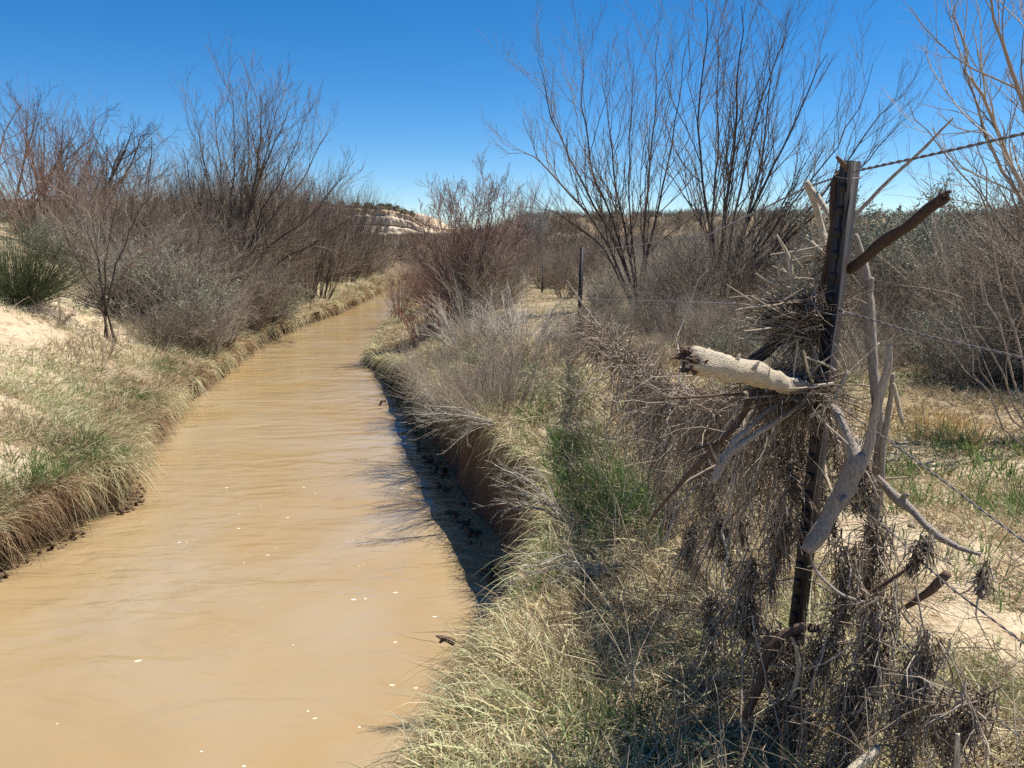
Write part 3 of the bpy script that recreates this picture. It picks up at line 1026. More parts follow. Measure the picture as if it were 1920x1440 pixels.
for px, py, k, s, lab in ((1110, 640, 'graybroom1', .9, 'grey brush at the foot of the second fence post'), (1250, 610, 'grey1', .7, 'grey brush under the wide multi-stemmed tree'), (1450, 610, 'grey2', .7, 'grey brush under the tall leaning tree'), (1060, 560, 'brown0', .6, 'brown brush between the second and third fence posts'),
                         (1740, 610, 'sage0', .8, 'small grey green sage behind the middle wire'), (1860, 610, 'sage1', .8, 'grey green sage at the right edge behind the whips'), (1660, 600, 'sage2', .8, 'grey green sage just right of the front post'), (1560, 600, 'graybroom2', .9, 'grey brush just left of the front post')):
    plant(k, 'brush', px, py, lab, 'shrub', None, s)
# trees and brush just beyond the right edge, whose shade falls across the flat
for x, y, k, s in ((7.4, 8.2, 'pale0', 1.3), (7.6, 9.8, 'brown1', 1.2), (8.2, 11.5, 'pale1', 1.5), (6.6, 7.0, 'brown2', 1.0), (7.5, 9.3, 'brown1', 1.4), (6.9, 8.3, 'pale2', 1.5), (6.2, 7.3, 'brown0', 1.0), (8.4, 10.6, 'pale1', 1.5), (7.6, 9.0, 'pale0', 1.4), (7.0, 8.0, 'brown2', 1.5), (8.4, 7.4, 'brownwillow0', 1.4)):
    plant_at(k, 'brush', x, y, 'brown brush shading the flat at the right edge', 'shrub', 'brush at the right edge', s)


# ------------------------------------------------------------------ distant brush, one mass
def distant():
    r = np.random.default_rng(77)
    protos = []
    for q in range(4):
        b = Bag()
        P0, D = fan(r, 9, 60, base=.3)
        L = r.uniform(.9, 1.8, 9)
        P = paths(r, P0, D, L, 4, .12, .06)
        a2 = Bag()
        levels(r, P, taper(np.full(9, .02), 4, .5), L, [dict(k=7, n=3, t0=.1, ang=36, ratio=.6, rmin=.014), dict(k=4, n=3, t0=.1, ang=36, ratio=.55, rmin=.011)], b, b, 3)
        protos.append((np.concatenate(b.v), np.concatenate(b.f)))
    out = {'brown': Bag(), 'sage': Bag()}
    n = 3600
    y = np.exp(r.uniform(math.log(42), math.log(230), n))
    x = r.uniform(-.85, .85, n) * y
    keep = (x < Lw(y) - 1) | (x > Rw(y) + 1)
    x, y = x[keep], y[keep]
    z = H(x, y)
    for i in range(len(x)):
        v, f = protos[int(r.integers(4))]
        a = r.uniform(0, 6.28)
        s = r.uniform(.7, 1.2) * (.55 if -.27 < x[i] / y[i] < -.06 and y[i] > 60 else 1)
        R = A([[math.cos(a), -math.sin(a), 0], [math.sin(a), math.cos(a), 0], [0, 0, 1]]) * s
        out['sage' if r.random() < .12 else 'brown'].add(v @ R.T + A([x[i], y[i], z[i] - .05]), f, r.random())
    tag(out['brown'].build('distant_brush', M['browntwig']), 'brown brush covering the far flats and low ridge', 'brush', kind='stuff')
    tag(out['sage'].build('distant_scrub', M['darkleaf']), 'grey green scrub dotting the far ridge', 'scrub', kind='stuff')
    # junipers along the bluff's rim
    b = Bag()
    for px in r.uniform(250, 790, 34):
        c = at(px, np.interp(px, [300, 640, 735, 772, 790], [376, 383, 389, 402, 416]), 211)
        m = 60
        P0 = np.tile(c, (m, 1)) + r.standard_normal((m, 3)) * A([.5, .5, .2])
        P = paths(r, P0, r.standard_normal((m, 3)) + A([0, 0, 1.2]), r.uniform(.4, 1.0, m), 3, .1, .1)
        b.tubes(P, taper(np.full(m, .16), 3, .3), 3, r.random(m))
    tag(b.build('rim_scrub', M['darkleaf']), 'dark scrub along the rim of the distant bluff', 'scrub', kind='stuff')


distant()

# ------------------------------------------------------------------ grass
def blades(bag, r, P, D, L, Wd, droop, tint, n=4):
    t = np.linspace(0, 1, n)[None, :, None]
    D = norm(D)
    sway = norm(r.standard_normal((len(L), 3))) * (L * r.uniform(.05, .45, len(L)))[:, None]
    pts = P[:, None] + D[:, None] * L[:, None, None] * t + A([0, 0, -1.0]) * (droop * L)[:, None, None] * t ** 2 + sway[:, None] * t ** 2
    wd = Wd[:, None] * np.sqrt(np.clip(1.02 - t[:, :, 0], 0, 1))
    side = norm(np.cross(D, r.standard_normal((len(L), 3))))
    bag.ribbons(pts, wd, side, tint)


def tufts(bag, r, x, y, z, nb, L, Wd, tint, spread=.07, lean=None, up=1.0, droop=.5, tj=.12, out=.6):
    """x,y,z tuft centres; nb blades each"""
    m = len(x)
    i = np.repeat(np.arange(m), nb)
    B = len(i)
    th = r.uniform(0, 6.283, B)
    rad = np.abs(r.standard_normal(B))
    px, py = x[i] + np.cos(th) * rad * spread, y[i] + np.sin(th) * rad * spread
    D = np.stack([np.cos(th) * out * rad, np.sin(th) * out * rad, np.full(B, up)], -1)
    if lean is not None:
        D = D + lean[i]
    Ls = L[i] * r.uniform(.5, 1.2, B)
    ws = Wd[i] * r.uniform(.45, 1.7, B)
    blades(bag, r, np.stack([px, py, z[i] - .01], -1), D, Ls, ws, droop * r.uniform(.4, 1.6, B), np.clip(tint[i] + tj * r.standard_normal(B) - .35 * (r.random(B) < .2), 0, 1))


def scatter(r, n, ylo, yhi, x0, x1, dens):
    """log-uniform in distance, uniform across; dens(x,y) in 0..1 thins it"""
    y = np.exp(r.uniform(math.log(ylo), math.log(yhi), n))
    a, b = x0(y), x1(y)
    x = a + (b - a) * r.random(n)
    k = (r.random(n) < dens(x, y) * (1 - .93 * BARE(x, y))) & (b > a)
    return x[k], y[k]


def frR(y):
    return .74 * y + .7


def frL(y):
    return -.74 * y - .9


def px_w(y, w):
    return w * np.maximum(1, (y / 3.2)) ** .62


def grass():
    r = np.random.default_rng(5)
    dry, brown, green = Bag(), Bag(), Bag()
    # --- right bank: thick pale grass near the lip, thinning toward the fence and the flat
    def dR(x, y):
        s = x - Rw(y)
        n1 = fbm(x * 1.5, y * 1.5, 61)
        edge = smooth(s, 0, .08) * (1 - .75 * smooth(s, .9, 1.7))
        flat = np.where(y > 6.5, 1.0, .38)
        return np.clip(np.maximum(edge * smooth(n1, .2, .48), flat * np.where(y > 6.5, .4 + .6 * smooth(n1, .35, .6), smooth(n1, .35, .6) * smooth(n1, .22, .5))), 0, 1)
    x, y = scatter(r, 17000, 1.3, 34, lambda y: Rw(y) + .01, lambda y: np.minimum(frR(y), Rw(y) + 17), dR)
    z = H(x, y)
    s = x - Rw(y)
    L = np.interp(s, [0, .25, 1.3, 2.5], [.2, .3, .26, .16]) * r.uniform(.6, 1.3, len(x)) * np.interp(y, [2, 8, 30], [.75, 1, 1.1])
    tint = np.clip(.57 + 1.2 * (fbm(x * .9, y * .9, 62) - .5) + .2 * r.standard_normal(len(x)), .02, 1)
    lean = np.zeros((len(x), 3))
    lean[:, 0] = -.3 * (1 - smooth(s, 0, .4))
    wx = 1.6 * (fbm(x * 2.5, y * 2.5, 161) - .5)
    lean[:, 0] += wx
    lean[:, 1] += 1.6 * (fbm(x * 2.5, y * 2.5, 162) - .5)
    tufts(dry, r, x, y, z, 14, L, px_w(y, .0048), tint, .06, lean, .9, .6, out=.95)
    # thatch: short flat straw between the tufts
    x, y = scatter(r, 12000, 1.3, 26, lambda y: Rw(y) + .02, lambda y: np.minimum(frR(y), Rw(y) + 10), lambda x, y: .25 + .75 * smooth(fbm(x * 1.1, y * 1.1, 64), .35, .6))
    tufts(dry, r, x, y, H(x, y), 7, np.full(len(x), .16), px_w(y, .003), np.clip(.3 + .25 * r.standard_normal(len(x)), 0, 1), .1, None, .22, .2, out=1.2)
    # --- left bank
    def dL(x, y):
        s = Lw(y) - x
        n1 = fbm(x * .8, y * .8, 66)
        return np.clip((1 - smooth(s, .9, 2.4)) * .95 + .55 * smooth(n1, .46, .62) * (1 - smooth(s, 4.5, 8)) + .06, 0, 1)
    x, y = scatter(r, 15000, 5.2, 48, lambda y: np.maximum(frL(y), Lw(y) - 12), lambda y: Lw(y) - .01, dL)
    z = H(x, y)
    s = Lw(y) - x
    n2 = fbm(x * .7, y * .7, 68)
    L = np.interp(s, [0, 1, 3], [.28, .2, .14]) * r.uniform(.6, 1.3, len(x)) * np.interp(y, [6, 20, 45], [.9, 1.1, 1.4])
    tint = np.clip(.7 + 1.2 * (n2 - .5) + .12 * smooth(y, 16, 26) + .14 * r.standard_normal(len(x)), .05, 1)
    brn = (s < .6) & (r.random(len(x)) < .45)
    lean = np.zeros((len(x), 3))
    lean[:, 0] = .7 * (1 - smooth(s, 0, .5))
    for bag, k in ((dry, ~brn), (brown, brn)):
        tufts(bag, r, x[k], y[k], z[k], 13, L[k], px_w(y[k], .003), tint[k], .08, lean[k], .9, .5, out=.7)
    # green flush on the left bank
    x, y = scatter(r, 5200, 5.2, 40, lambda y: np.maximum(frL(y), Lw(y) - 6), lambda y: Lw(y) - .05, lambda x, y: smooth(fbm(x * .9 + 5, y * .9, 70), .5, .64) * (1 - .6 * smooth(Lw(y) - x, 2, 5)))
    tufts(green, r, x, y, H(x, y), 11, np.full(len(x), .17) * r.uniform(.6, 1.3, len(x)), px_w(y, .0028), np.clip(.66 + .2 * r.standard_normal(len(x)), 0, 1), .07, None, 1, .4)
    # clumps that show green on the left lip
    for px, py, m in ((170, 885, 60), (205, 905, 70), (60, 935, 60), (30, 925, 50), (100, 940, 40), (140, 870, 30), (105, 880, 12), (420, 700, 40), (310, 690, 30), (250, 740, 30)):
        cx, cy, _ = gp(px, py)
        xs, ys = cx + .2 * r.standard_normal(m), cy + .3 * r.standard_normal(m)
        k = xs < Lw(ys) - .02
        xs, ys = xs[k], ys[k]
        tufts(green, r, xs, ys, H(xs, ys), 16, np.full(len(xs), .2), px_w(ys, .003), np.clip(.5 + .2 * r.standard_normal(len(xs)), 0, 1), .05, None, 1, .35)
    # green among the right bank grass and on the sandy flat
    for px, py, m, hh in ((1085, 860, 46, .32), (1150, 960, 52, .36), (1190, 990, 40, .36), (1110, 900, 30, .3), (1000, 800, 24, .26), (1240, 960, 24, .34), (1040, 1080, 20, .24), (1060, 930, 20, .26), (870, 690, 20, .3), (960, 720, 20, .3), (890, 1180, 8, .16), (840, 1260, 8, .14), (1460, 660, 14, .3), (1340, 640, 16, .3), (1650, 590, 26, .45), (1690, 580, 20, .45), (1870, 950, 16, .22), (1900, 970, 16, .22), (1780, 850, 22, .2), (1830, 840, 20, .22), (1690, 900, 14, .2), (1740, 890, 10, .2), (1720, 940, 12, .2), (1860, 1110, 8, .14), (1610, 955, 8, .2), (1635, 960, 8, .18), (1890, 900, 14, .22), (1170, 1360, 7, .2), (1210, 1390, 8, .2), (1085, 1400, 5, .18), (985, 1310, 3, .12), (820, 1300, 5, .12), (1130, 1420, 4, .2), (1600, 890, 8, .2), (1840, 1060, 10, .18)):
        cx, cy, _ = gp(px, py)
        sd = .05 * cy
        xs, ys = cx + sd * .45 * r.standard_normal(m), cy + sd * r.standard_normal(m)
        tufts(green, r, xs, ys, H(xs, ys), 13, np.full(len(xs), hh), px_w(ys, .0042), np.clip(.42 + .2 * r.standard_normal(len(xs)), 0, 1), .035, None, 1, .4, out=.4)
    x, y = scatter(r, 3600, 1.6, 18, lambda y: Rw(y) + .1, lambda y: np.minimum(frR(y), 9), lambda x, y: smooth(fbm(x * 1.3, y * 1.3, 73), .52, .66))
    tufts(green, r, x, y, H(x, y), 9, np.full(len(x), .14), px_w(y, .0028), np.clip(.62 + .2 * r.standard_normal(len(x)), 0, 1), .05, None, 1, .4)
    # --- grass hanging over both lips
    for side, n, ylo, yhi in (('R', 2600, 1.2, 24), ('L', 2900, 4.5, 50)):
        y = np.exp(r.uniform(math.log(ylo), math.log(yhi), n))
        c = smooth(fbm(y * 2.2, 1.5, 75), .36, .56)
        k = r.random(n) < (.06 + .94 * c) * (np.where((y > 4.6) & (y < 8.4), .3, 1) if side == 'R' else 1)
        y = y[k]
        inn = np.abs(r.standard_normal(len(y))) * .12
        sg = -1 if side == 'R' else 1
        x = (Rw(y) if side == 'R' else Lw(y)) - sg * inn
        D = np.stack([sg * r.uniform(.3, 1.1, len(y)), .5 * r.standard_normal(len(y)), r.uniform(.0, .7, len(y))], -1)
        nb = 9
        i = np.repeat(np.arange(len(y)), nb)
        L = (.34 if side == 'R' else .36) * r.uniform(.4, 1.15, len(i))
        P = np.stack([x[i] + .03 * r.standard_normal(len(i)), y[i] + .04 * r.standard_normal(len(i)), H(x, y)[i] - .01], -1)
        tn = np.clip((.6 if side == 'R' else .5) + .25 * (fbm(y, y * 0, 78) - .5)[i] + .25 * r.standard_normal(len(i)), 0, 1)
        Db = D[i] + .8 * r.standard_normal((len(i), 3))
        isd = (np.ones(len(i), bool) if side == 'R' else (fbm(y * 1.7, 8.5, 79) > .5)[i])
        dr = r.uniform(.5, 1.5, len(i))
        for bg, k in ((dry, isd), (brown, ~isd)):
            blades(bg, r, P[k], Db[k], L[k], px_w(y, .0036)[i][k], dr[k], tn[k], 5)
    # matted roots and dead grass on the left face
    n = 12000
    y = np.exp(r.uniform(math.log(4.6), math.log(45), n))
    y = y[r.random(n) < .04 + .7 * smooth(fbm(y * 2.6, 4.5, 76), .46, .62)]
    n = len(y)
    zz = r.uniform(.0, 1, n) * lipL(y)
    P = np.stack([Lw(y) - .2 * np.sin(zz / lipL(y) * 3), y, zz], -1)
    D = np.stack([r.uniform(.2, 1, n), .6 * r.standard_normal(n), r.uniform(-.6, .3, n)], -1)
    blades(brown, r, P, D, r.uniform(.06, .24, n), px_w(y, .004), r.uniform(.3, 1.2, n), r.random(n) ** 1.3, 4)
    # roots and dead stems hanging in the hollow under the right lip
    n = 900
    y = r.uniform(2, 16, n)
    P = np.stack([Rw(y) + r.uniform(.0, .12, n), y, lipR(y) - r.uniform(.0, .2, n)], -1)
    D = np.stack([-r.uniform(.05, .5, n), .4 * r.standard_normal(n), -r.uniform(.2, 1, n)], -1)
    blades(brown, r, P, D, r.uniform(.1, .45, n), px_w(y, .003), r.uniform(.3, .9, n), r.random(n), 4)
    tag(dry.build('dry_grass', M['drygrass'], smooth_=False), 'pale dry grass covering both creek banks', 'grass', kind='stuff')
    tag(brown.build('dead_grass', M['browngrass'], smooth_=False), 'brown dead grass and roots hanging over the bank edges', 'grass', kind='stuff')
    tag(green.build('green_grass', M['green'], smooth_=False), 'fresh green grass sprouting among the dry grass', 'grass', kind='stuff')
    # golden clump beyond the fence
    b = Bag()
    cx, cy, cz = gp(1760, 815)
    m = 48
    xs, ys = cx + .27 * r.standard_normal(m), cy + .3 * r.standard_normal(m)
    tufts(b, r, xs, ys, H(xs, ys), 22, np.full(m, .26), np.full(m, .006), np.clip(.62 + .3 * r.standard_normal(m), 0, 1), .06, None, 1, .6)
    tag(local(b, (cx, cy, cz)).build('golden_grass_clump', M['orangegrass'], smooth_=False), 'golden orange grass clump on the flat right of the front post', 'grass clump').location = (cx, cy, cz)


grass()


def litter():
    r = np.random.default_rng(8)
    b = Bag()
    # twigs lying on the ground
    x, y = scatter(r, 15000, 1.3, 18, lambda y: Rw(y) + .1, lambda y: np.minimum(frR(y), 9), lambda x, y: .3 + .7 * smooth(fbm(x * 1.2, y * 1.2, 81), .35, .6))
    n = len(x)
    P = paths(r, np.stack([x, y, H(x, y) + .012], -1), np.stack([r.standard_normal(n), r.standard_normal(n), .12 * np.abs(r.standard_normal(n))], -1), r.uniform(.05, .3, n), 4, .18, 0)
    b.tubes(P, taper(r.uniform(.001, .0035, n) * np.maximum(1, y / 4) ** .6, 4, .5), 3, r.random(n))
    x, y = scatter(r, 6000, 6, 24, lambda y: np.maximum(frL(y), Lw(y) - 9), lambda y: Lw(y) - .3, lambda x, y: .25 + .75 * smooth(fbm(x * .8, y * .8, 83), .45, .65))
    n = len(x)
    P = paths(r, np.stack([x, y, H(x, y) + .015], -1), np.stack([r.standard_normal(n), r.standard_normal(n), .2 * np.abs(r.standard_normal(n))], -1), r.uniform(.08, .4, n), 4, .2, 0)
    b.tubes(P, taper(r.uniform(.002, .005, n) * np.maximum(1, y / 8) ** .6, 4, .5), 3, r.random(n))
    tag(b.build('twig_litter', M['litter']), 'dead twigs and straw littering the sandy ground', 'litter', kind='stuff')
    # standing tangle of dead stems along the fence foot
    b = Bag()
    n0 = 1900
    x = .75 + .42 * r.standard_normal(n0)
    y = r.uniform(1.25, 6.5, n0)
    k = (x > Rw(y) + .35) & (r.random(n0) < .3 + .7 * smooth(fbm(x * 1.6, y * 1.6, 85), .35, .6))
    x, y = x[k], y[k]
    n = len(x)
    P = paths(r, np.stack([x, y, H(x, y) - .02], -1), np.stack([.8 * r.standard_normal(n), .8 * r.standard_normal(n), r.uniform(.2, 1.2, n)], -1), r.uniform(.15, .6, n), 6, .16, -.05)
    R = taper(r.uniform(.0012, .0034, n), 6, .4)
    levels(r, P, R, np.linalg.norm(P[:, -1] - P[:, 0], axis=1), [dict(k=4, n=4, t0=.2, ang=40, ratio=.5, trop=-.02, rmin=.0009)], b, b, 4, r.random(n))
    tag(b.build('undergrowth', M['litter']), 'tangle of brown dead stems along the foot of the fence', 'undergrowth', kind='stuff')


litter()


def clods():
    r = np.random.default_rng(12)

    def lumps(bag, P, rad, tint):
        n = len(P)
        d = norm(r.standard_normal((n, 3)) * A([1, 1, .3]))
        t = np.linspace(-1, 1, 5)
        pts = P[:, None] + d[:, None] * (rad[:, None] * t[None])[:, :, None] * r.uniform(.9, 1.6, (n, 1, 1))
        R = rad[:, None] * np.sqrt(np.clip(1.05 - t ** 2, .02, 1))[None] * r.uniform(.65, 1.15, (n, 5))
        bag.tubes(pts, R, 6, tint, True)
    M['mud'] = strand_mat('mud clods', [(0, (.085, .055, .036)), (.6, (.17, .115, .075)), (1, (.30, .22, .145))], nscale=40)
    M['clod'] = strand_mat('dry clods', [(0, (.26, .2, .13)), (1, (.52, .43, .3))], nscale=60)
    b = Bag()
    y = np.exp(r.uniform(math.log(2.5), math.log(36), 700))
    y = y[r.random(len(y)) < .15 + .85 * smooth(fbm(y * 1.9, 2.2, 88), .4, .6)]
    x = Rw(y) - offR(y) - r.uniform(-.02, .16, len(y))
    x[y > 8] += .05
    lumps(b, np.stack([x, y, r.uniform(-.02, .05, len(y))], -1), r.uniform(.008, .045, len(y)), r.random(len(y)))
    y = np.exp(r.uniform(math.log(4.6), math.log(40), 900))
    y = y[r.random(len(y)) < .1 + .9 * smooth(fbm(y * 1.7, 6.2, 89), .4, .6)]
    lumps(b, np.stack([Lw(y) + r.uniform(-.1, .12, len(y)), y, r.uniform(-.02, .07, len(y))], -1), r.uniform(.006, .03, len(y)), r.random(len(y)))
    tag(b.build('mud_clods', M['mud']), 'wet mud clods slumped along both water edges', 'mud', kind='stuff')
    b = Bag()
    x, y = scatter(r, 3800, 1.4, 24, lambda y: frL(y), lambda y: np.minimum(frR(y), 12), lambda x, y: .3 + 0 * x)
    k = (x > Rw(y) + .4) | (x < Lw(y) - .4)
    x, y = x[k], y[k]
    lumps(b, np.stack([x, y, H(x, y) + .002], -1), (.004 + .02 * r.random(len(x)) ** 3) * np.maximum(1, y / 6) ** .6, r.random(len(x)))
    tag(b.build('soil_clods', M['clod']), 'small dry clods and pebbles scattered on the sand', 'pebbles', kind='stuff')


clods()


def foam():
    r = np.random.default_rng(9)
    m, N, L, out = new_mat('foam')
    p = N.new('ShaderNodeBsdfPrincipled')
    p.inputs['Base Color'].default_value = (.72, .62, .47, 1)
    p.inputs['Roughness'].default_value = .6
    L.new(p.outputs[0], out.inputs[0])
    b = Bag()
    n = 46
    y = np.exp(r.uniform(math.log(3.2), math.log(9), n))
    x = Lw(y) + (Rw(y) - Lw(y)) * r.uniform(.25, .97, n)
    a = np.arange(8) * math.pi / 4
    for i in range(n):
        s = r.uniform(.004, .012)
        el = r.uniform(1, 2.4)
        rot = r.uniform(-.4, .4)
        ex, ey = np.cos(a) * s * el, np.sin(a) * s * r.uniform(.8, 1.2, 8)
        X, Y = x[i] + ex * math.cos(rot) - ey * math.sin(rot), y[i] + ex * math.sin(rot) + ey * math.cos(rot)
        lo = np.stack([X, Y, np.full(8, .0005)], -1)
        hi = np.stack([x[i] + (X - x[i]) * .6, y[i] + (Y - y[i]) * .6, np.full(8, .0025)], -1)
        v = np.concatenate([lo, hi])
        q = np.arange(8)
        f = np.stack([q, (q + 1) % 8, 8 + (q + 1) % 8, 8 + q], -1)
        f = np.concatenate([f, [[8, 9, 10, 11], [8, 11, 12, 15], [12, 13, 14, 15]]])
        b.add(v, f, .5)
    tag(b.build('foam_flecks', m), 'small pale foam flecks drifting on the brown water', 'foam', kind='stuff')


foam()

# ------------------------------------------------------------------ fence
def box(bag, c, ax, half, tint=.5):
    c, ax = A(c), A(ax)
    s = A([[-1, -1, -1], [1, -1, -1], [1, 1, -1], [-1, 1, -1], [-1, -1, 1], [1, -1, 1], [1, 1, 1], [-1, 1, 1]]) * A(half)
    bag.add(c + s @ ax, A([[0, 3, 2, 1], [4, 5, 6, 7], [0, 1, 5, 4], [1, 2, 6, 5], [2, 3, 7, 6], [3, 0, 4, 7]]), tint)


def t_post(name, base, top, yaw, label, studs=True, w=.021, dp=.02):
    base, top = A(base), A(top)
    up = norm(top - base)
    Ln = float(np.linalg.norm(top - base))
    nx = A([math.cos(yaw), math.sin(yaw), 0])
    nx = norm(nx - nx.dot(up) * up)         # flange faces along nx
    ny = np.cross(up, nx)
    ax = A([nx, ny, up])
    e = empty(name, base, label, 'fence post', 'steel posts of the wire fence')
    fl, st = Bag(), Bag()
    mid = up * Ln / 2
    box(fl, mid, ax, (.0028, w, Ln / 2))
    fl.build('flange', M['steel'], e, smooth_=False)
    box(st, mid - nx * (dp + .0029), ax, (dp, .0028, Ln / 2 - .002))
    st.build('stem', M['steel'], e, smooth_=False)
    if studs:
        z = Ln - .065
        while z > .5:
            b = Bag()
            box(b, up * z + nx * .0085, ax, (.0056, .0085, .011))
            b.build('stud', M['steel'], e, smooth_=False)
            z -= .056
    return e


P1b = at(1484, 1230, 2.12)
P1t = at(1590, 301, 1.98)
dirn = norm(P1b - P1t)
P1b = P1b + dirn * max(0, (P1b[2] - float(H(P1b[0], P1b[1])) + .15)) / abs(dirn[2])
t_post('fence_post', P1b, P1t, math.radians(206), 'dark rusty steel fence post leaning in the right foreground', True)
for px, pt, py, d, lab in ((1090, 463, 600, 12.5, 'second steel fence post in front of the wide bare tree'), (1018, 492, 600, 24, 'farthest and smallest steel fence post near the bend')):
    t = at(px, pt, d)
    t_post('fence_post', (t[0] - .04, t[1], float(H(t[0], t[1])) - .1), t, math.radians(215), lab, False, .026, .03)


def res(P, n):
    P = A(P)
    t = np.concatenate([[0], np.cumsum(np.linalg.norm(np.diff(P, axis=0), axis=1))])
    q = np.linspace(0, t[-1], n)
    return np.stack([np.interp(q, t, P[:, c]) for c in range(3)], -1)


def wire(pts, label, twist=True, r=.0014, pitch=.05):
    P = A(pts)
    ln = np.linalg.norm(np.diff(P, axis=0), axis=1).sum()
    n = int(min(ln / (pitch / 8), 1400)) + 20
    P = res(P, n)
    ker = np.ones(21) / 21
    pad = np.concatenate([np.repeat(P[:1], 10, 0), P, np.repeat(P[-1:], 10, 0)])
    P = np.stack([np.convolve(pad[:, c], ker, 'valid') for c in range(3)], -1)
    s = np.concatenate([[0], np.cumsum(np.linalg.norm(np.diff(P, axis=0), axis=1))])
    T = norm(np.gradient(P, axis=0))
    U = norm(np.cross(T, A([0, 0, 1.0])))
    V = np.cross(T, U)
    b = Bag()
    if twist:
        for ph in (0, math.pi):
            a = s / pitch * 2 * math.pi + ph
            Q = P + r * 1.05 * (np.cos(a)[:, None] * U + np.sin(a)[:, None] * V)
            b.tubes(Q[None], np.full((1, n), r), 5, .5, True)
    else:
        b.tubes(P[None], np.full((1, n), r), 5, .4, True)
    o = P[n // 2]
    w = local(b, o).build('fence_wire', M['wire'])
    w.location = o
    return tag(w, label, 'wire', 'wires of the fence')


def cat(*p):
    return np.concatenate([np.atleast_2d(q) for q in p])


p2 = at(1090, 480, 12.5)
wire(cat(at(1092, 474, 12.5), at(1330, 440, 4.6), at(1510, 352, 2.35), at(1597, 322, 1.96), at(1760, 287, 1.68), at(1925, 249, 1.48), at(2200, 190, 1.2)), 'top twisted wire rising to the right from the front post', r=.0019)
wire(cat(at(1088, 560, 12.5), at(1290, 566, 4.6), at(1440, 572, 2.6), at(1572, 580, 2.0), at(1720, 626, 1.75), at(1925, 672, 1.48), at(2200, 740, 1.2)), 'middle twisted wire dropping to the right from the front post', r=.0017)
WM = cat(at(1086, 585, 12.4), at(1130, 632, 7.5), at(1190, 688, 5.0), at(1250, 728, 3.9), at(1320, 755, 3.1), at(1420, 752, 2.45), at(1545, 745, 2.05), at(1662, 822, 1.84), at(1750, 887, 1.68), at(1925, 1020, 1.46), at(2200, 1200, 1.2))
wire(WM, 'third wire, weighed down by draped flood debris left of the post')
WL = cat(at(1100, 690, 12.3), at(1240, 850, 4.6), at(1340, 930, 2.9), at(1530, 905, 2.08), at(1660, 985, 1.86), at(1760, 1085, 1.66), at(1925, 1210, 1.45), at(2200, 1400, 1.2))
wire(WL, 'fourth wire, crossing low behind the forked driftwood')
WB = cat(at(1260, 1010, 4.2), at(1350, 1110, 2.8), at(1510, 1080, 2.1), at(1660, 1180, 1.86), at(1760, 1270, 1.66), at(1925, 1390, 1.45))
wire(WB, 'lowest wire near the ground, hung with clumps of debris')
# tie wire running up the front post and the clips round it
tw = Bag()
tie = cat(at(1597, 305, 1.94), at(1592, 420, 1.945), at(1575, 560, 1.95), at(1562, 640, 1.97), at(1545, 800, 2.0), at(1527, 930, 2.03), at(1515, 1040, 2.06))
tw.tubes(res(tie, 40)[None], np.full((1, 40), .0012), 5, .9, True)
for py in (330, 582):
    cx = np.interp(py, [300, 1180], [1592, 1488])
    c = at(cx, py, 1.99)
    a = np.linspace(0, 2 * math.pi, 24)
    ring = c + np.stack([.03 * np.cos(a), .03 * np.sin(a), .008 * np.sin(a)], -1)
    tw.tubes(ring[None], np.full((1, 24), .0015), 5, .9)
o = tie[3]
ob = local(tw, o).build('tie_wire', M['wire'])
ob.location = o
tag(ob, 'thin loose tie wire hanging down the face of the front post', 'wire')


# ------------------------------------------------------------------ driftwood caught in the fence
def limb(bag, px, r, k=10, n=None, rough=.12, seed=0, tint=.5, cap=True):
    """px: (x, y, distance, thickness in photo pixels) along the limb"""
    q = A(px, float)
    P = A([at(a[0], a[1], a[2]) for a in q])
    R = q[:, 3] / 1440 * q[:, 2] * .5
    ln = np.concatenate([[0], np.cumsum(np.linalg.norm(np.diff(P, axis=0), axis=1))])
    n = n or max(8, int(ln[-1] / .012))
    s = np.linspace(0, ln[-1], n)
    P = np.stack([np.interp(s, ln, P[:, c]) for c in range(3)], -1)
    R = np.interp(s, ln, R)
    for _ in range(3):
        P[1:-1] = (P[:-2] + 2 * P[1:-1] + P[2:]) / 4
    w = fbm(s * 14, np.full(n, seed * 3.1), 90 + seed) - .5
    P = P + np.stack([w, fbm(s * 11, np.full(n, seed * 1.7 + 9), 91) - .5, fbm(s * 13, np.full(n, seed + 5.0), 92) - .5], -1) * np.minimum(R.mean() * .9, .012)
    R = R * (1 + rough * 2 * (fbm(s * 30, np.full(n, seed * 2.0), 93) - .5))
    n0 = bag.n
    bag.tubes(P[None], R[None], k, tint, cap)
    v = bag.v[-1]
    c = np.repeat(P, k, 0)
    if cap:
        c = np.concatenate([np.repeat(P[:1], k, 0), c, np.repeat(P[-1:], k, 0)])
    d = v - c
    kk = np.tile(np.arange(k), len(v) // k)
    rows = np.repeat(np.arange(len(v) // k), k)
    bag.v[-1] = c + d * (1 + rough * 1.6 * (vnoise(rows * .35, kk * 1.3 + seed * 7, 95) - .5))[:, None]
    return P, R


def splinters(bag, c, axis, rad, n, length, seed):
    r = np.random.default_rng(seed)
    th = r.uniform(0, 6.283, n)
    axis = norm(A(axis))
    u = norm(np.cross(axis, A([0, 0, 1.0])))
    v = np.cross(axis, u)
    rr = rad * np.sqrt(r.random(n)) * .9
    P0 = A(c) + rr[:, None] * (np.cos(th)[:, None] * u + np.sin(th)[:, None] * v) - axis * .012
    P = paths(r, P0, axis + .35 * r.standard_normal((n, 3)), length * r.uniform(.4, 1.3, n), 3, .1, 0)
    bag.tubes(P, np.stack([np.full(n, rad * .2), np.full(n, rad * .16), np.full(n, rad * .03)], 1) * r.uniform(.5, 1.2, (n, 1)), 4, r.random(n))


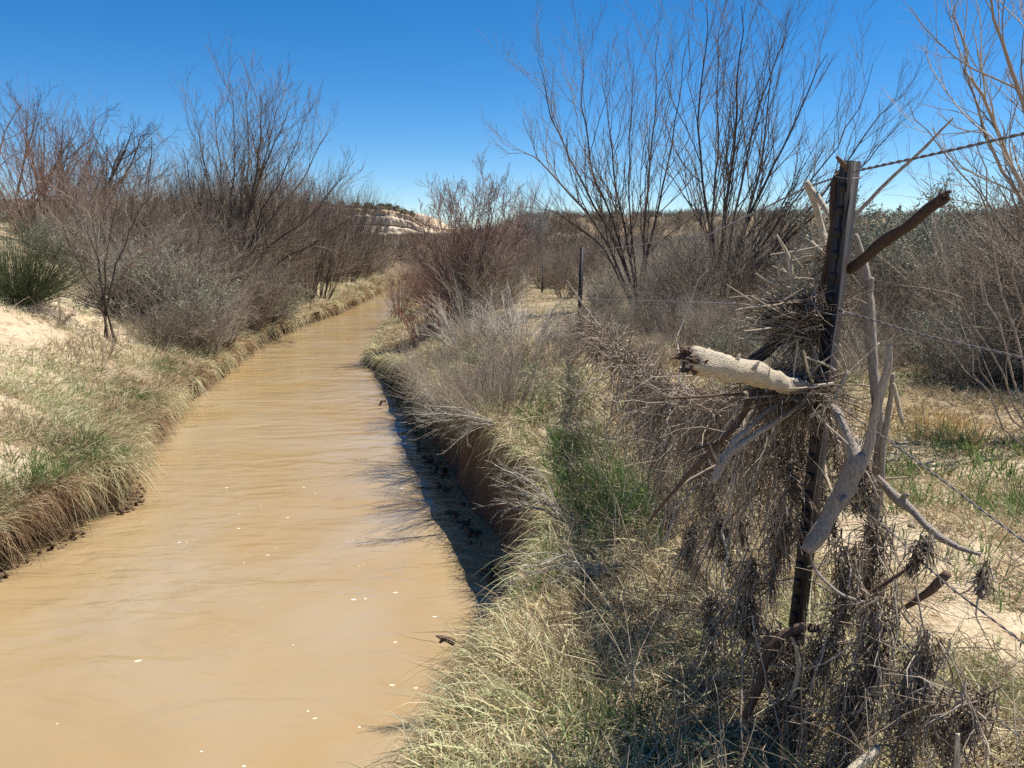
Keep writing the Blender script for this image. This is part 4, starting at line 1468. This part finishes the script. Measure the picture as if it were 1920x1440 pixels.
def branch(label, mat, limbs, seed, name='driftwood_branch', split=None):
    """one dead branch; limbs[0] is its main stem, the rest fork from it"""
    o = at(limbs[0][0][0], limbs[0][0][1], limbs[0][0][2])
    main, forks = Bag(), Bag()
    r = np.random.default_rng(seed)
    for q, l in enumerate(limbs):
        limb(main, l, r, seed=seed + q, k=10 if l[0][3] > 9 else 6, tint=float(r.uniform(.3, .9)))
    if split:
        for (px, py, d, rad, dx, dy, n, ln) in split:
            c = at(px, py, d)
            ax = at(px + dx, py + dy, d) - c
            splinters(main, c, ax, rad / 1440 * d, n, ln, seed)
    b = local(main, o).build(name, M[mat])
    b.location = o
    return tag(b, label, 'branch')


# thick bleached log with a ragged broken end
o = at(1400, 700, 1.9)
lg = empty('driftwood_log', o, 'thick bleached log with ragged broken end wedged in the fence', 'log')
bb = Bag()
LP, LR = limb(bb, [(1290, 672, 1.72, 40), (1305, 677, 1.73, 54), (1340, 686, 1.76, 50), (1375, 693, 1.79, 43), (1410, 698, 1.83, 45), (1440, 709, 1.87, 42), (1470, 718, 1.93, 36), (1500, 725, 1.98, 34)], None, 18, rough=.2, seed=3, tint=.75)
for (px, py, w, dx, dy) in ((1332, 668, 12, -4, -16), (1378, 678, 10, 8, -14), (1412, 684, 8, 12, -8), (1395, 728, 6, 8, 16)):
    limb(bb, [(px, py + 10, 1.77, w * 1.6), (px + dx * .5, py + dy * .3, 1.77, w), (px + dx, py + dy, 1.77, w * .4)], None, 6, 6, seed=int(px))
local(bb, o).build('log_body', M['logwood'], lg)
bb = Bag()
ax = LP[0] - LP[6]
splinters(bb, LP[0] - norm(ax) * .0, ax, LR[2] * .95, 46, .03, 7)
splinters(bb, LP[2], ax + A([0, 0, .05]), LR[2] * 1.05, 40, .03, 8)
local(bb, o).build('splintered_end', M['driftbrown'], lg)

branch('forked grey driftwood limb with bleached tip hanging by the front post', 'driftgrey', [
    [(1512, 1036, 1.84, 26), (1530, 1012, 1.85, 36), (1548, 975, 1.86, 30), (1572, 940, 1.86, 36), (1590, 905, 1.86, 40), (1603, 875, 1.86, 44), (1612, 850, 1.86, 34)],
    [(1606, 866, 1.86, 34), (1596, 832, 1.88, 24), (1582, 800, 1.9, 20), (1566, 772, 1.93, 19), (1545, 748, 1.97, 16), (1530, 738, 2.0, 12)],
    [(1610, 868, 1.86, 30), (1626, 850, 1.85, 22), (1636, 810, 1.84, 18), (1645, 770, 1.83, 17), (1656, 725, 1.82, 16), (1665, 690, 1.81, 14), (1670, 660, 1.8, 11), (1668, 645, 1.8, 7)],
    [(1595, 925, 1.86, 16), (1580, 935, 1.83, 10), (1575, 942, 1.82, 6)]], 11)
branch('broken brown branch pointing up right from the front post', 'driftdark', [
    [(1592, 505, 2.03, 20), (1625, 482, 1.98, 20), (1660, 450, 1.93, 22), (1697, 426, 1.88, 19), (1735, 394, 1.83, 20), (1762, 374, 1.8, 22), (1775, 366, 1.79, 18)],
    [(1755, 376, 1.8, 14), (1770, 362, 1.79, 10), (1783, 358, 1.78, 7)]], 12, split=[(1774, 367, 1.79, 10, 14, -6, 16, .02)])
branch('long thin straight stick slanting up right behind the front post', 'driftgrey', [[(1560, 545, 2.2, 6), (1605, 402, 2.15, 7), (1660, 345, 2.12, 7), (1720, 290, 2.1, 6), (1786, 222, 2.07, 4)]], 13)
branch('pale forked stick hooked over the top wire left of the post', 'driftpale', [
    [(1512, 340, 2.2, 12), (1520, 358, 2.2, 13), (1530, 390, 2.2, 12), (1540, 425, 2.2, 12), (1547, 460, 2.18, 12), (1552, 500, 2.15, 9)],
    [(1518, 350, 2.2, 9), (1535, 372, 2.18, 11), (1548, 392, 2.16, 11), (1562, 418, 2.12, 9)]], 14)
branch('reddish brown stick standing upright against the front post', 'driftdark', [[(1572, 318, 2.02, 9), (1566, 335, 2.02, 13), (1562, 370, 2.02, 16), (1562, 420, 2.03, 15), (1556, 470, 2.04, 14), (1548, 510, 2.05, 13), (1540, 545, 2.07, 12)]], 15)
branch('short broken splinter of wood on top of the front post', 'driftbrown', [[(1568, 292, 1.97, 5), (1578, 302, 1.97, 9), (1588, 316, 1.98, 10), (1590, 330, 1.99, 8)]], 16)
branch('white twisted twig standing on the upper debris nest', 'driftpale', [
    [(1457, 440, 2.1, 3), (1466, 458, 2.1, 6), (1478, 478, 2.1, 8), (1482, 500, 2.1, 9), (1482, 522, 2.1, 10), (1490, 542, 2.1, 11), (1500, 565, 2.1, 9)],
    [(1472, 476, 2.1, 5), (1460, 495, 2.1, 6), (1455, 512, 2.1, 6), (1464, 525, 2.1, 6), (1480, 530, 2.1, 6)], [(1418, 512, 2.08, 3), (1432, 524, 2.08, 5), (1452, 530, 2.09, 6), (1468, 542, 2.1, 7), (1482, 546, 2.1, 6)]], 17)
branch('tall grey pole of driftwood standing behind the front post', 'driftgrey', [
    [(1602, 440, 2.2, 9), (1612, 475, 2.2, 15), (1622, 515, 2.2, 22), (1628, 560, 2.2, 24), (1632, 640, 2.2, 22), (1640, 720, 2.2, 18), (1650, 800, 2.2, 20), (1648, 870, 2.2, 22), (1643, 940, 2.22, 22), (1632, 1020, 2.25, 22), (1622, 1100, 2.28, 20), (1610, 1230, 2.3, 18)],
    [(1630, 560, 2.18, 8), (1634, 540, 2.17, 9), (1635, 520, 2.16, 7)]], 18)
branch('second grey stick leaning beside the tall grey pole', 'driftgrey', [[(1676, 700, 1.95, 7), (1668, 760, 1.98, 10), (1655, 840, 2.0, 13), (1650, 900, 2.03, 15), (1650, 945, 2.05, 10)]], 19)
branch('brown crooked branch running low to the right of the pole', 'driftgrey', [[(1645, 895, 1.95, 9), (1668, 922, 1.93, 18), (1690, 938, 1.9, 22), (1705, 952, 1.88, 15), (1735, 985, 1.83, 14), (1765, 1008, 1.78, 15), (1800, 1028, 1.74, 11), (1840, 1040, 1.7, 6)], [(1690, 938, 1.9, 13), (1697, 930, 1.88, 10), (1703, 928, 1.87, 6)]], 20)
branch('blackened diagonal branch above the thick log', 'driftblack', [[(1392, 692, 2.15, 10), (1415, 675, 2.14, 22), (1440, 656, 2.13, 24), (1462, 636, 2.12, 22), (1480, 612, 2.12, 20), (1500, 580, 2.12, 16), (1510, 560, 2.12, 12)]], 21)
branch('long thin brown branch slanting down left from the lower nest', 'driftbrown', [[(1212, 985, 2.15, 4), (1255, 930, 2.1, 7), (1300, 880, 2.05, 9), (1345, 832, 2.02, 11), (1380, 800, 2.0, 12), (1402, 765, 2.0, 11), (1410, 735, 2.0, 8)], [(1345, 832, 2.02, 6), (1320, 835, 2.0, 5), (1290, 850, 1.98, 3)]], 22)
branch('grey forked branch below the lower debris nest', 'driftgrey', [
    [(1335, 905, 1.95, 12), (1352, 872, 1.95, 20), (1370, 842, 1.95, 20), (1395, 828, 1.95, 13), (1430, 805, 1.95, 12), (1470, 782, 1.95, 10), (1505, 755, 1.95, 8), (1532, 722, 1.95, 5)],
    [(1368, 840, 1.95, 13), (1395, 808, 1.96, 11), (1430, 778, 1.98, 10), (1480, 740, 2.0, 8)], [(1350, 870, 1.94, 7), (1340, 860, 1.92, 5), (1330, 830, 1.9, 3)]], 23)
branch('straight reddish stick lying level below the thick log', 'driftbrown', [[(1250, 748, 2.0, 4), (1300, 744, 2.0, 6), (1360, 740, 2.02, 6), (1410, 738, 2.05, 5)]], 24)
branch('thin pale curved twig crossing in front of the front post', 'driftpale', [[(1520, 782, 1.93, 5), (1545, 770, 1.93, 7), (1570, 740, 1.92, 9), (1582, 712, 1.92, 9), (1592, 696, 1.92, 8)], [(1582, 712, 1.92, 6), (1600, 690, 1.92, 6), (1620, 672, 1.92, 4), (1650, 642, 1.92, 3)]], 25)
branch('dark broken stick lying on the sand at the lower right', 'driftbrown', [[(1695, 1140, 1.95, 10), (1725, 1122, 1.93, 15), (1752, 1102, 1.9, 18), (1778, 1074, 1.88, 17)]], 26)
branch('stubby pale stick at the bottom right of the debris', 'driftpale', [[(1590, 1450, 1.6, 18), (1620, 1425, 1.62, 20), (1648, 1402, 1.64, 16)]], 27)
branch('upright pale stake at the bottom edge right of the debris', 'driftpale', [[(1793, 1450, 1.5, 12), (1796, 1410, 1.5, 11), (1795, 1376, 1.5, 9)]], 28)
branch('crooked brown limb hooped low in front of the post foot', 'driftbrown', [[(1400, 1345, 2.0, 16), (1422, 1290, 2.0, 17), (1436, 1225, 2.0, 18), (1462, 1195, 2.0, 20), (1500, 1175, 2.0, 20), (1540, 1180, 2.0, 14)]], 29)
branch('thin orange brown twig hanging at the foot of the post', 'driftpale', [[(1485, 1195, 1.9, 5), (1495, 1225, 1.9, 8), (1500, 1255, 1.9, 10), (1490, 1290, 1.9, 9), (1480, 1310, 1.9, 5)]], 30)
branch('slim grey twig arching between the lower wires', 'driftgrey', [[(1520, 1040, 1.88, 5), (1524, 1065, 1.88, 6), (1545, 1090, 1.86, 6), (1580, 1118, 1.84, 6), (1620, 1128, 1.82, 5)]], 31)
branch('bleached stick hanging straight down right of the fork', 'driftpale', [[(1675, 720, 1.9, 5), (1682, 750, 1.9, 8), (1690, 785, 1.9, 8), (1694, 798, 1.9, 6)]], 32)
branch('dark twig reaching right over the sand below the lower wire', 'driftbrown', [[(1560, 1150, 2.0, 8), (1620, 1120, 1.97, 8), (1680, 1080, 1.95, 8), (1725, 1050, 1.93, 5)]], 33)
branch('thin brown stick pointing into the sky from the debris rope', 'driftgrey', [[(1063, 525, 9.0, 1.5), (1075, 545, 8.6, 2.5), (1100, 580, 8.2, 3), (1130, 620, 7.6, 3)]], 34)
branch('small dark stick standing in the water near the right bank', 'driftbrown', [[(712, 760, 13.2, 4), (716, 752, 13.2, 5), (720, 751, 13.2, 4), (724, 753, 13.2, 4)]], 35)
branch('small dark snag poking out of the near bank over the water', 'driftbrown', [[(850, 1205, 3.0, 14), (836, 1196, 2.98, 12), (826, 1194, 2.96, 8), (818, 1192, 2.95, 3)], [(836, 1196, 2.98, 8), (824, 1205, 2.96, 5)]], 36)


branch('bleached crooked branch leaning over the creek at the bend', 'driftpale', [[(752, 493, 40, 1.5), (768, 502, 40, 2.5), (788, 513, 40, 3), (796, 508, 40, 3), (803, 500, 40, 3), (806, 494, 40, 3), (818, 493, 40, 2)], [(788, 513, 40, 2.5), (800, 520, 40, 3), (812, 534, 40, 3.5)]], 37)


# pale dead sprays sticking out of the right bank
def spray(px0, tips, label, seed, d0=None):
    x, y, z = gp(*px0)
    r = np.random.default_rng(seed)
    a, b = Bag(), Bag()
    P = []
    for t in tips:
        p1 = at(t[0], t[1], y * (t[2] if len(t) > 2 else .97))
        q = np.linspace(0, 1, 7)[:, None]
        p = A([x, y, z + .02]) * (1 - q) + p1 * q + A([0, 0, 1.0]) * (.06 * np.sin(q * math.pi))
        p[1:] += .008 * r.standard_normal((6, 3))
        P.append(p)
    P = A(P)
    L = np.linalg.norm(P[:, -1] - P[:, 0], axis=1)
    levels(r, P, taper(np.full(len(P), .0045), 7, .35), L, [dict(k=7, n=4, t0=.25, ang=20, ratio=.4, trop=0, rmin=.0018), dict(k=3, n=3, t0=.2, ang=22, ratio=.5, trop=0, rmin=.0014)], a, b, 5)
    e = empty('dead_shrub', (x, y, z), label, 'shrub')
    local(a, (x, y, z)).build('stems', M['paletwig'], e)
    local(b, (x, y, z)).build('twigs', M['paletwig'], e)


spray((1062, 990), [(922, 870), (930, 905), (922, 945), (945, 880), (960, 925), (975, 890), (935, 960), (990, 870), (960, 955)], 'pale dead spray sticking out left over the shaded undercut', 41)
spray((1150, 1090), [(965, 1045), (975, 1065), (985, 1090), (1010, 1110), (960, 1090), (1020, 1050), (1000, 1075), (990, 1120)], 'pale dead spray lying on the grassy hump above the dark water', 42)
spray((1165, 1070), [(1060, 1120), (1085, 1100), (1040, 1130), (1020, 1105)], 'dead spray lying flat beside the hump below the green grass', 43)
spray((930, 800), [(780, 800), (775, 780), (800, 760), (790, 820), (830, 850), (850, 830), (800, 790)], 'dead spray leaning out over the water beneath the rabbitbrush', 44)


# ------------------------------------------------------------------ flood debris
def fibres(bag, r, P0, D, L, rad=.0016, trop=-.15, n=6, wob=.16, k=3):
    P = paths(r, P0, D, L, n, wob, trop)
    bag.tubes(P, taper(np.full(len(L), rad) * r.uniform(.6, 1.5, len(L)), n, .4), k, r.random(len(L)) ** 1.2)


def nest(cx, cy, d, rx, rz, n, label, seed, lean=(-.5, 0, -.1)):
    r = np.random.default_rng(seed)
    c = at(cx, cy, d)
    sx, sz = rx / 1440 * d, rz / 1440 * d
    b = Bag()
    P0 = c + r.standard_normal((n, 3)) * A([sx * .34, sx * .34, sz * .36])
    D = r.standard_normal((n, 3)) * A([1, .8, .5]) + A(lean)
    fibres(b, r, P0, D, r.uniform(.03, .13, n) * (sx / .09) ** .5, .0014, -.04, 5, .14)
    m = n // 3
    P0 = c + r.standard_normal((m, 3)) * A([sx * .45, sx * .35, sz * .3]) - A([0, 0, sz * .3])
    fibres(b, r, P0, r.standard_normal((m, 3)) * .7 + A([0, 0, -1.0]), r.uniform(.04, .15, m), .0013, -.1, 6, .12)
    m = n // 16
    P0 = c + r.standard_normal((m, 3)) * A([sx * .4, sx * .3, sz * .4])
    P = paths(r, P0, r.standard_normal((m, 3)) + A(lean) * 2, r.uniform(.07, .18, m), 5, .06, 0)
    b.tubes(P, taper(r.uniform(.002, .005, m), 5, .5), 5, r.uniform(.8, 1, m))
    e = local(b, c).build('debris_nest', M['debris'])
    e.location = c
    return tag(e, label, 'debris')


nest(1512, 590, 2.1, 74, 54, 1000, 'bristling nest of straw and sticks caught at the middle wire', 51, (-.9, 0, -.05))
nest(1490, 728, 2.04, 96, 44, 1100, 'dark mat of twigs caught around the thick log', 52, (-.2, 0, -.2))
nest(1560, 480, 2.1, 26, 30, 120, 'small wisp of debris behind the post below the brown branch', 53)


def drape():
    """matted debris draped over the sagging third wire, left of the post"""
    r = np.random.default_rng(61)
    seg = WM[:7]
    n = 2600
    t = r.random(n) ** .7
    q = res(seg, 200)
    c = q[np.minimum((t * 199).astype(int), 198)]
    sc = np.clip(c[:, 1] / 4.0, .6, 1.6)
    b = Bag()
    P0 = c + r.standard_normal((n, 3)) * A([.025, .04, .02]) * sc[:, None]
    tang = norm(np.gradient(q, axis=0))[np.minimum((t * 199).astype(int), 198)]
    half = r.random(n) < .45
    D = np.where(half[:, None], tang * r.choice([-1, 1], n)[:, None] + .5 * r.standard_normal((n, 3)), .9 * r.standard_normal((n, 3)) + A([0, 0, -.7]))
    L = np.where(half, r.uniform(.08, .3, n), .06 + .5 * r.random(n) ** 2.4)
    P = paths(r, P0, D, L, 7, .34, np.where(half, -.03, -.14))
    b.tubes(P, taper(r.uniform(.0012, .004, n) * sc, 7, .45), 4, r.random(n))
    # thicker pale roots looping down
    m = 90
    t = r.random(m) ** .6
    c = q[(t * 198).astype(int)]
    P = paths(r, c, .6 * r.standard_normal((m, 3)) + A([0, 0, -.8]), r.uniform(.2, .7, m), 10, .3, -.12)
    b.tubes(P, taper(r.uniform(.0025, .008, m), 10, .4), 6, r.uniform(.75, 1, m))
    o = q[100]
    e = local(b, o).build('debris_drape', M['debris'])
    e.location = o
    tag(e, 'long rope of matted roots and twigs draped over the sagging third wire', 'debris')


drape()


def hang(px, py, d, h, w, label, seed, dense=1.2):
    """a clump of debris hanging from a wire: h, w in photo pixels"""
    r = np.random.default_rng(seed)
    c = at(px, py, d)
    hh, ww = h / 1440 * d, w / 1440 * d
    b = Bag()
    n = int(300 * dense)
    sp = paths(r, c[None], A([[0, 0, -1.0]]) + .15 * r.standard_normal((1, 3)), A([hh]), 12, .12, -.05)[0]
    t = r.random(n) ** 1.25
    prof = .25 + 1.1 * vnoise(t * 5, 0 * t, seed) * (1.1 - .7 * t)
    j = np.minimum((t * 11).astype(int), 10)
    f = (t * 11 - j)[:, None]
    P0 = sp[j] * (1 - f) + sp[j + 1] * f + r.standard_normal((n, 3)) * A([1, 1, .3]) * (ww * .34 * prof)[:, None]
    P = paths(r, P0, .75 * r.standard_normal((n, 3)) + A([0, 0, -.9]), hh * r.uniform(.06, .3, n), 5, .22, -.1)
    b.tubes(P, taper(r.uniform(.0009, .0028, n), 5, .5), 3, r.random(n))
    m = int(22 * dense)
    P = paths(r, c + r.standard_normal((m, 3)) * A([ww * .4, ww * .4, .02]), .3 * r.standard_normal((m, 3)) + A([0, 0, -1.0]), hh * r.uniform(.4, 1.25, m), 9, .16, -.08)
    b.tubes(P, taper(r.uniform(.0012, .0034, m), 9, .5), 4, .45 + .55 * r.random(m))
    m = int(14 * dense)
    P0 = sp[r.integers(0, 8, m)] + r.standard_normal((m, 3)) * ww * .3
    P = paths(r, P0, r.standard_normal((m, 3)) * A([1, 1, .5]) + A([-.3, 0, -.3]), ww * r.uniform(1.2, 3.2, m), 6, .14, -.04)
    b.tubes(P, taper(r.uniform(.0012, .003, m), 6, .4), 4, .5 + .5 * r.random(m))
    e = local(b, c).build('debris_clump', M['debris'])
    e.location = c
    return tag(e, label, 'debris', 'clumps of flood debris hanging on the fence')


HANG = [
    (1205, 720, 4.7, 150, 40, 'clump of roots hanging at the left end of the debris rope'),
    (1262, 745, 3.75, 210, 50, 'shaggy clump hanging mid way along the debris rope'),
    (1315, 765, 3.1, 230, 60, 'shaggy clump hanging under the broken end of the thick log'),
    (1375, 760, 2.7, 250, 50, 'clump of twigs hanging left of the grey forked branch'),
    (1420, 820, 2.4, 240, 34, 'narrow clump hanging right of the grey forked branch'),
    (1302, 985, 3.0, 170, 30, 'dark clump low on the fourth wire, leftmost of three'),
    (1352, 975, 2.75, 190, 26, 'dark clump low on the fourth wire, middle of three'),
    (1408, 1045, 2.4, 230, 34, 'long dark clump low on the fourth wire, rightmost of three'),
    (1395, 975, 2.5, 70, 18, 'short tassel of debris just above the long dark clump'),
    (1472, 960, 2.25, 180, 26, 'clump hanging close against the left side of the post'),
    (1600, 1030, 1.98, 210, 50, 'tent shaped clump hanging under the bleached limb tip'),
    (1648, 980, 2.1, 160, 44, 'tassel of rootlets caught around the grey pole'),
    (1735, 1020, 1.72, 70, 24, 'small tassel on the crooked brown branch right of the pole'),
    (1842, 1075, 1.58, 50, 16, 'tiny tassel at the far right on the fourth wire'),
    (1660, 1120, 1.86, 190, 60, 'spreading clump of straw on the lowest wire right of the pole'),
    (1740, 1200, 1.7, 150, 50, 'clump of fibres above the sand, lower right'),
    (1705, 1270, 1.7, 240, 50, 'long shaggy clump at the bottom, right of the post'),
    (1820, 1300, 1.55, 110, 70, 'bushy clump near the bottom right corner'),
    (1455, 1180, 2.1, 230, 60, 'dark mass hanging from the hooped brown limb'),
    (1540, 1200, 1.98, 240, 60, 'dark shaggy mass at the foot of the post'),
    (1590, 1290, 1.85, 180, 60, 'ragged mass at the bottom, just right of the post foot'),
    (1500, 1330, 1.95, 160, 60, 'ragged mass at the bottom, just left of the post foot'),
    (1335, 1120, 2.5, 150, 26, 'thin dark clump left of the hooped brown limb'),
    (1610, 850, 1.95, 110, 26, 'wisp of debris behind the fork of the grey limb'),
    (1232, 735, 4.2, 190, 44, 'mat of rootlets hanging left of the shaggy middle clump'),
    (1290, 755, 3.4, 250, 44, 'long strip of debris hanging below the left end of the log'),
    (1345, 765, 2.9, 260, 44, 'long strip of debris hanging below the middle of the log'),
    (1450, 790, 2.25, 230, 44, 'dense strip of twigs hanging under the right end of the log'),
    (1490, 770, 2.25, 260, 40, 'dense strip of twigs hanging just left of the front post'),
    (1260, 930, 4.0, 150, 34, 'dark clump at the left end of the fourth wire'),
    (1385, 1130, 2.4, 200, 40, 'dark clump hanging left of the hooped limb, nearest to it'),
    (1640, 1230, 1.85, 200, 60, 'matted clump below the spreading straw clump'),
    (1760, 1330, 1.6, 130, 60, 'ragged clump by the upright pale stake'),
    (1560, 790, 2.25, 190, 36, 'curtain of rootlets hanging on the post below the mat'),
]
for q, h in enumerate(HANG):
    hang(*h, 400 + q)
